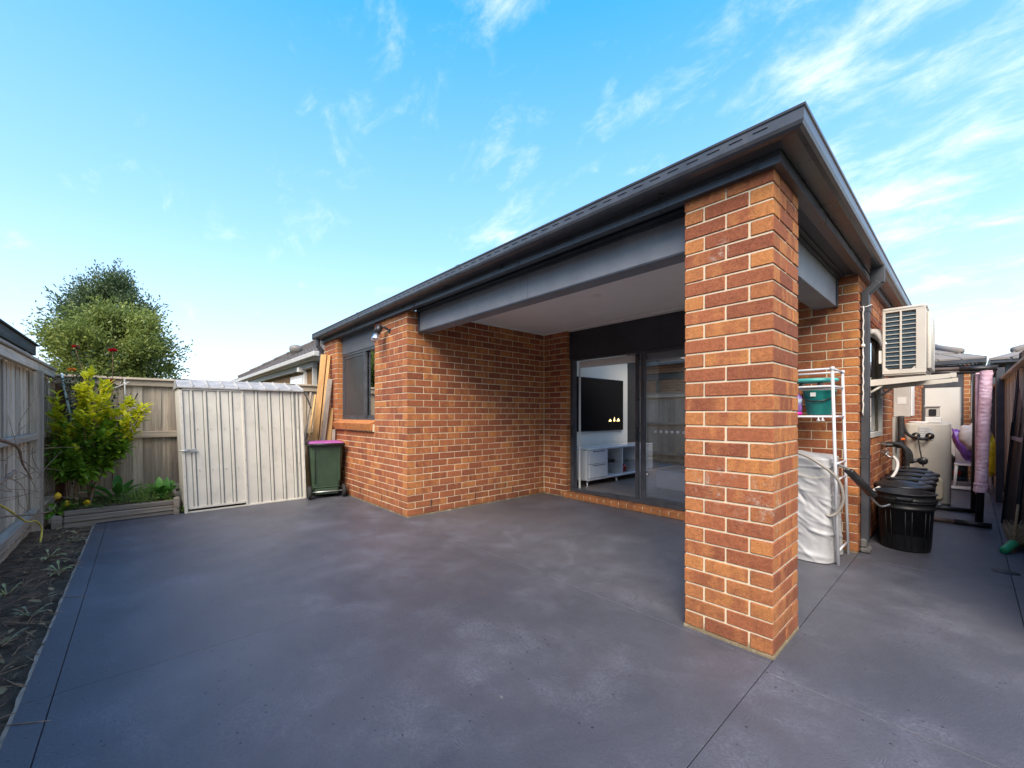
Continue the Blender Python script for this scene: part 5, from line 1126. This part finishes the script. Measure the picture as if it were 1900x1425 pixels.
# black tubs and lidded bins
def tub_profile(h, r0, r1, z0=0.): return [(r0-.01, z0), (r0, z0+.012), (r1-.006, z0+h-.075), (r1+.012, z0+h-.07), (r1+.012, z0+h-.055), (r1+.002, z0+h-.05), (r1+.006, z0+h-.014), (r1+.018, z0+h-.008), (r1+.018, z0+h), (r1, z0+h), (r0+.0, z0+.03), (.001, z0+.025)]
TX, TY = .268, 3.06
tub = thing('black_tub', (TX, TY, 0), 'pair of nested black plastic tubs at the front of the bin row', 'tub')
m = MB(); m.lathe(tub_profile(.47, .175, .20), (TX, TY, 0), 40)
for i in range(8):
    a = 6.283*i/8+.2; 
    for da in (-.12, .12): m.tube([(TX+math.cos(a+da)*.1755, TY+math.sin(a+da)*.1755, .03), (TX+math.cos(a+da)*.1935, TY+math.sin(a+da)*.1935, .385)], .0035, 5)
part('outer_tub', m, 'tub_plastic', tub); m = MB(); m.lathe(tub_profile(.46, .176, .203, .085), (TX, TY, 0), 40); part('inner_tub', m, 'tub_plastic', tub)
m = MB(); m.box(TX-.05, TX+.07, TY-.238, TY-.205, .485, .515, b=.01); m.box(TX+.205, TX+.245, TY-.05, TY+.05, .44, .46, b=.008); part('handle', m, 'black_plastic', tub)
lb0 = thing('lidded_bin', (.215, 3.5, 0), 'black lidded plastic bin directly behind the open tubs', 'bin', 'black lidded bins along the side wall')
m = MB(); m.lathe(tub_profile(.54, .165, .205), (.215, 3.5, 0), 36); part('body', m, 'tub_plastic', lb0)
m = MB(); m.lathe([(.226, .535), (.23, .55), (.222, .562), (.19, .566), (.175, .578), (.16, .592), (.05, .606), (.001, .608)], (.215, 3.5, 0), 36); m.box(.09, .34, 3.47, 3.53, .60, .626, b=.012); part('lid', m, 'black_plastic', lb0)
for k, lab in enumerate(('second black lidded bin behind the open tubs', 'third black lidded bin behind the open tubs', 'black lidded bin next to the water heater tank')): copy_tree(lb0, (.004*(k % 2), .44*(k+1), 0), lab)
# tube frame with pink wrap
tf = thing('tube_frame', (.6, 5.2, 0), 'black steel tube frame with its upright wrapped in pink plastic', 'frame')
def bar2(nm, a, b, r_, mat): m = MB(); m.tube([a, b], r_, 12); part(nm, m, mat, tf)
bar2('foot_bar', (.10, 4.66, .03), (.60, 4.70, .03), .026, 'rust_tube'); bar2('foot_bar', (.56, 4.697, .03), (.845, 4.72, .03), .032, 'black_steel'); bar2('foot_bar', (.10, 5.62, .03), (.74, 5.66, .03), .028, 'black_steel')
bar2('post', (.752, 4.74, .05), (.806, 4.76, 1.80), .033, 'black_steel'); bar2('post', (.715, 5.64, .05), (.74, 5.64, 1.80), .03, 'black_steel')
bar2('top_bar', (.10, 4.74, 1.845), (.64, 4.75, 1.825), .024, 'rust_tube'); bar2('top_bar', (.60, 4.75, 1.825), (.885, 4.76, 1.815), .032, 'black_steel'); bar2('top_bar', (.10, 5.62, 1.86), (.76, 5.64, 1.85), .03, 'black_steel')
m = MB(); n = 220; q = random.Random(6); seg = 24; v = []
for i in range(n+1):
    t_ = i/n; c = Vector((.764, 4.745, .40)).lerp(Vector((.806, 4.76, 1.79)), t_); bul = .050+.003*mnoise.noise((t_*5, 0, 0))+(.008 if t_ < .07 else 0)
    for k in range(seg):
        a = 6.283*k/seg; d = bul+.0012*math.sin(a+t_*170+9*mnoise.noise((t_*9, a*.3, 0)))+.0045*mnoise.noise((math.cos(a)*2+t_*14, math.sin(a)*2, t_*38)); v.append((c.x+d*math.cos(a), c.y+d*math.sin(a), c.z))
m.add(v, [(i*seg+k, i*seg+(k+1) % seg, (i+1)*seg+(k+1) % seg, (i+1)*seg+k) for i in range(n) for k in range(seg)], 0, True)
plain('pink_wrap', (.90, .58, .70), .3, var=.25, scale=9, bump=.3, bscale=40, dirt=(.74, .58, .60)); plain('pink_pale', (.78, .52, .58), .55, var=.2, scale=8, dirt=(.62, .52, .44))
part('pink_wrap', m, 'pink_wrap', tf)
m = MB(); m.box(.722, .760, 4.80, 5.55, .36, .40, b=.005); m.box(.724, .758, 4.80, 4.90, .40, 1.76, b=.004); m.box(.724, .758, 4.902, 5.55, 1.28, 1.78, b=.004); m.box(.724, .758, 5.46, 5.55, .40, 1.28, b=.004); part('panel_frame', m, 'pink_pale', tf, 'pale pink wrapped side panel'); m = MB(); m.box(.735, .745, 4.90, 5.46, .05, 1.28); part('side_board', m, 'rust_tube', tf)
# chair, bags, crate far along the path
ch = thing('plastic_chair', (.68, 8.2, 0), 'white plastic chair holding bags at the far end of the path', 'chair')
m = MB(); m.rbox(.50, .92, 8.0, 8.42, .42, .45, .05, .01); part('seat', m, 'chair_white', ch)
for (x, y) in ((.53, 8.03), (.89, 8.03), (.53, 8.39), (.89, 8.39)): m = MB(); m.tube([(x, y, .42), (x+(x-.71)*.15, y+(y-8.2)*.12, 0)], [.022, .018], 8); part('leg', m, 'chair_white', ch)
m = MB(); m.rbox(.51, .91, 8.40, 8.43, .45, .85, .012, .01); part('backrest', m, 'chair_white', ch)
m = MB(); m.box(.40, .80, 7.95, 8.05, .02, .06, b=.008); part('cross_foot', m, 'chair_white', ch)
def sack(nm, c, rx, ry, rz, mat, label, seed, rot=0):
    m = MB(); NU, NV = 28, 20; v = []
    for j in range(NV+1):
        th = math.pi*j/NV
        for i in range(NU):
            a = 6.283*i/NU; d = 1+.28*mnoise.noise((math.cos(a)*1.6+seed, math.sin(a)*1.6, th*1.7))+.10*mnoise.noise((math.cos(a)*5, math.sin(a)*5+seed, th*5)); p = Vector((rx*math.sin(th)*math.cos(a)*d, ry*math.sin(th)*math.sin(a)*d, rz*math.cos(th)*d)); p.rotate(Matrix.Rotation(rot, 3, 'Y')); v.append(Vector(c)+p)
    m.add(v, [(j*NU+i, (j+1)*NU+i, (j+1)*NU+(i+1) % NU, j*NU+(i+1) % NU) for j in range(NV) for i in range(NU)], 0, True); return single(nm, m, mat, label, 'bag')
sack('plastic_bag', (.60, 7.98, .78), .085, .10, .27, 'bag_purple', 'shiny purple plastic bag slumped on the left of the white chair', 3, -.35)
sack('plastic_bag', (.735, 7.92, .92), .19, .13, .22, 'bag_white', 'big crumpled white plastic bag piled on the chair', 9)
sack('plastic_bag', (.915, 7.9, .62), .06, .08, .30, 'bag_yellow', 'yellow plastic bag hanging behind the pink wrapped post', 15)
crt = thing('tool_crate', (.52, 8.6, 0), 'dark crate of tools with red and green parts behind the tank', 'crate')
m = MB(); m.box(.36, .66, 8.5, 8.9, .10, .14); m.box(.36, .38, 8.5, 8.9, .14, .52); m.box(.64, .66, 8.5, 8.9, .14, .52); m.box(.38, .64, 8.88, 8.9, .14, .52); m.box(.38, .64, 8.5, 8.52, .35, .52, b=.005); part('box', m, 'crate_dark', crt); m = MB(); m.lathe([(.001, -.05), (.05, -.03), (.05, .03), (.001, .05)], (.53, 8.49, .24), 12); part('red_part', m, 'red_plastic', crt); m = MB(); m.box(.40, .47, 8.47, 8.53, .20, .32, b=.01); part('green_part', m, 'teal', crt); m = MB(); m.tube([(.45, 8.45, .60), (.56, 8.45, .40)], .012, 6); m.tube([(.38, 8.44, .75), (.50, 8.46, .50)], .008, 6); part('handle', m, 'frame_black', crt)
m = MB(); m.box(.35, .8, 8.3, 8.42, .0, .035, b=.006); single('board', m, 'chair_white', 'white board lying across the path in front of the tool crate', 'board')
# black screen doors leaning on the right fence
def leaning(name, y0, y1, xb_, xt, h, label, mat='mesh_black'):
    o = thing(name, (xb_, y0, 0), label, 'screen door', 'black screen doors leaning on the right fence'); an = math.atan2(xt-xb_, h); M = Matrix.Translation((xb_, 0, .003)) @ Matrix.Rotation(an, 4, 'Y'); L = math.hypot(h, xt-xb_)
    m = MB(); F_ = .055
    for q_ in ((0, .03, y0, y0+F_, 0, L), (0, .03, y1-F_, y1, 0, L), (0, .03, y0+F_, y1-F_, 0, .075), (0, .03, y0+F_, y1-F_, L-.06, L)): m.box(*q_, M=M, b=.004)
    part('frame', m, 'frame_black', o); m = MB(); m.box(.012, .018, y0+F_, y1-F_, .075, L-.06, M=M); part('mesh_panel', m, mat, o); m = MB(); m.box(-.002, .028, y0+F_, y1-F_, L*.50, L*.50+.04, M=M, b=.003); part('mid_rail', m, 'pinkish_bar', o)
    m = MB(); m.box(-.014, 0, y1-.05, y1-.01, L*.52, L*.52+.16, M=M, b=.006); m.tube([M @ Vector((-.004, y1-.015, .02)), M @ Vector((-.004, y1-.015, L-.01))], .004, 6); part('lock', m, 'frame_black', o); o.rotation_euler.z = .043; return o
leaning('screen_door', 4.18, 5.06, .965, 1.10, 2.0, 'front black screen door leaning on the right fence beside the broom')
leaning('screen_door', 3.75, 4.6, 1.01, 1.125, 2.0, 'second black screen door tucked behind the front one')
# broom head
bm = thing('broom', (.92, 3.6, .03), 'bristle broom lying head down with a green plastic cap', 'broom')
m = MB(); c0 = Vector((.905, 3.56, .035)); c1 = Vector((.955, 3.68, .075)); m.tube([c0-(c1-c0)*.35, c0-(c1-c0)*.3, c0, c1], [.022, .030, .033, .036], 16); part('cap', m, 'green_plastic', bm)
m = MB(); q = random.Random(9); dirb = (c1-c0).normalized()
for i in range(420): d = (dirb+rv(q)*.6).normalized(); L = q.uniform(.16, .30); e = c1+d*L; e.z = max(e.z, .006); s0 = c1+rv(q)*.018; m.tube([s0, s0.lerp(e, .5)+Vector((0, 0, .01)), e], .0022, 4)
part('bristle', m, 'straw', bm, kind='stuff')
m = MB(); m.tube([c1, (.99, 3.86, .42)], .011, 8); part('stick', m, 'straw', bm)
m = MB(); m.lathe([(.001, .004), (.075, .004), (.08, .001)][::-1], (.875, 2.82, 0), 26, sy=.9); single('drain_cover', m, 'drain_metal', 'dark oval drain cover set in the side path by the fence', 'drain cover')

# ------------------------------------------------------------------ neighbours
nl = thing('neighbour_house', (-11, 1.5, 0), 'tan brick neighbour house with grey tiled roof behind the shed', 'house')
m = MB(); m.box(-20, -9.5, .62, 9, -.1, 2.55); part('wall', m, 'tan_brick', nl); bar(nl, 'trim', 'nb_trim', (-9.495, -9.43, .52, .62, 1, 2.5), (-20, -9.4, .50, .615, 2.40, 2.53))
bar(nl, 'gutter', 'nb_trim', (-20, -8.58, .28, .40, 2.55, 2.66), (-8.70, -8.58, .402, 9.2, 2.55, 2.66), b=.012); m = MB(); m.box(-20, -8.72, .402, 9.2, 2.54, 2.57); part('eave', m, 'cornice_white', nl)
m = MB(); m.box(-10.28, -10.19, .54, .618, 1.0, 2.36, b=.005); m.box(-10.29, -10.18, .40, .60, 2.34, 2.46, b=.01); part('downpipe', m, 'cornice_white', nl)
m = MB(); m.box(-11.6, -10.45, .58, .619, 1.0, 2.30, b=.005); w_ = part('window', m, 'cornice_white', nl); m = MB(); m.box(-11.55, -10.5, .574, .579, 1.1, 2.22); part('pane', m, 'glass_window', w_)
hip_roof(nl, -20.2, -8.6, .30, 7.5, 2.66, 32, 'nb_tile')
m = MB(); m.lathe([(.13, 0), (.13, .22), (.15, .23), (.20, .32), (.18, .42), (.06, .47), (.001, .47)], (-13.2, 1.15, 3.0), 20); rvn = part('roof_vent', m, 'vent_grey', nl)
# rear of the long house at the path's end: door wall and roof
gb = thing('rear_building', (.4, 10.2, 0), 'house wing with a cream door and tiled roof closing off the path', 'building')
m = MB(); m.box(.60, .70, 10.0, 10.11, -.1, 2.30); m.box(-3, .03, 10.02, 10.11, -.1, 2.30); part('wall', m, 'far_orange_brick', gb); m = MB(); m.box(.03, .60, 10.01, 10.1, 1.86, 2.30, b=.003); m.box(.015, .05, 10.0, 10.09, -.1, 1.86); m.box(.565, .60, 10.0, 10.09, -.1, 1.86); m.box(.702, .86, 9.98, 10.1, -.1, 2.30, b=.003); part('cladding', m, 'monument_dull', gb)
m = MB(); m.box(.052, .563, 10.02, 10.06, -.1, 1.857); part('door', m, 'door_cream', gb); m = MB(); m.box(-4, .90, 9.86, 9.99, 2.31, 2.40, b=.008); m.box(.78, .90, 9.99, 15, 2.31, 2.40, b=.008); part('gutter', m, 'monument', gb)
hip_roof(gb, -4.2, .90, 9.86, 18, 2.40, 25, 'pale_tile')
nr = thing('neighbour_house', (3, 11, 0), 'brick neighbour house with a pale tiled roof beyond the right fence', 'house')
m = MB(); m.box(1.15, 8, 11.2, 18, -.1, 2.50); part('wall', m, 'far_orange_brick', nr); m = MB(); m.box(.97, 8.2, 10.9, 11.03, 2.37, 2.46, b=.008); m.box(.97, 1.10, 11.03, 18, 2.37, 2.46, b=.008); m.box(1.02, 8.1, 11.03, 11.2, 2.35, 2.37); part('gutter', m, 'monument', nr); m = MB(); m.box(1.17, 1.28, 11.08, 11.19, -.1, 2.37, b=.004); part('downpipe', m, 'monument_dull', nr)
hip_roof(nr, .95, 9, 10.88, 19, 2.45, 24, 'pale_tile')
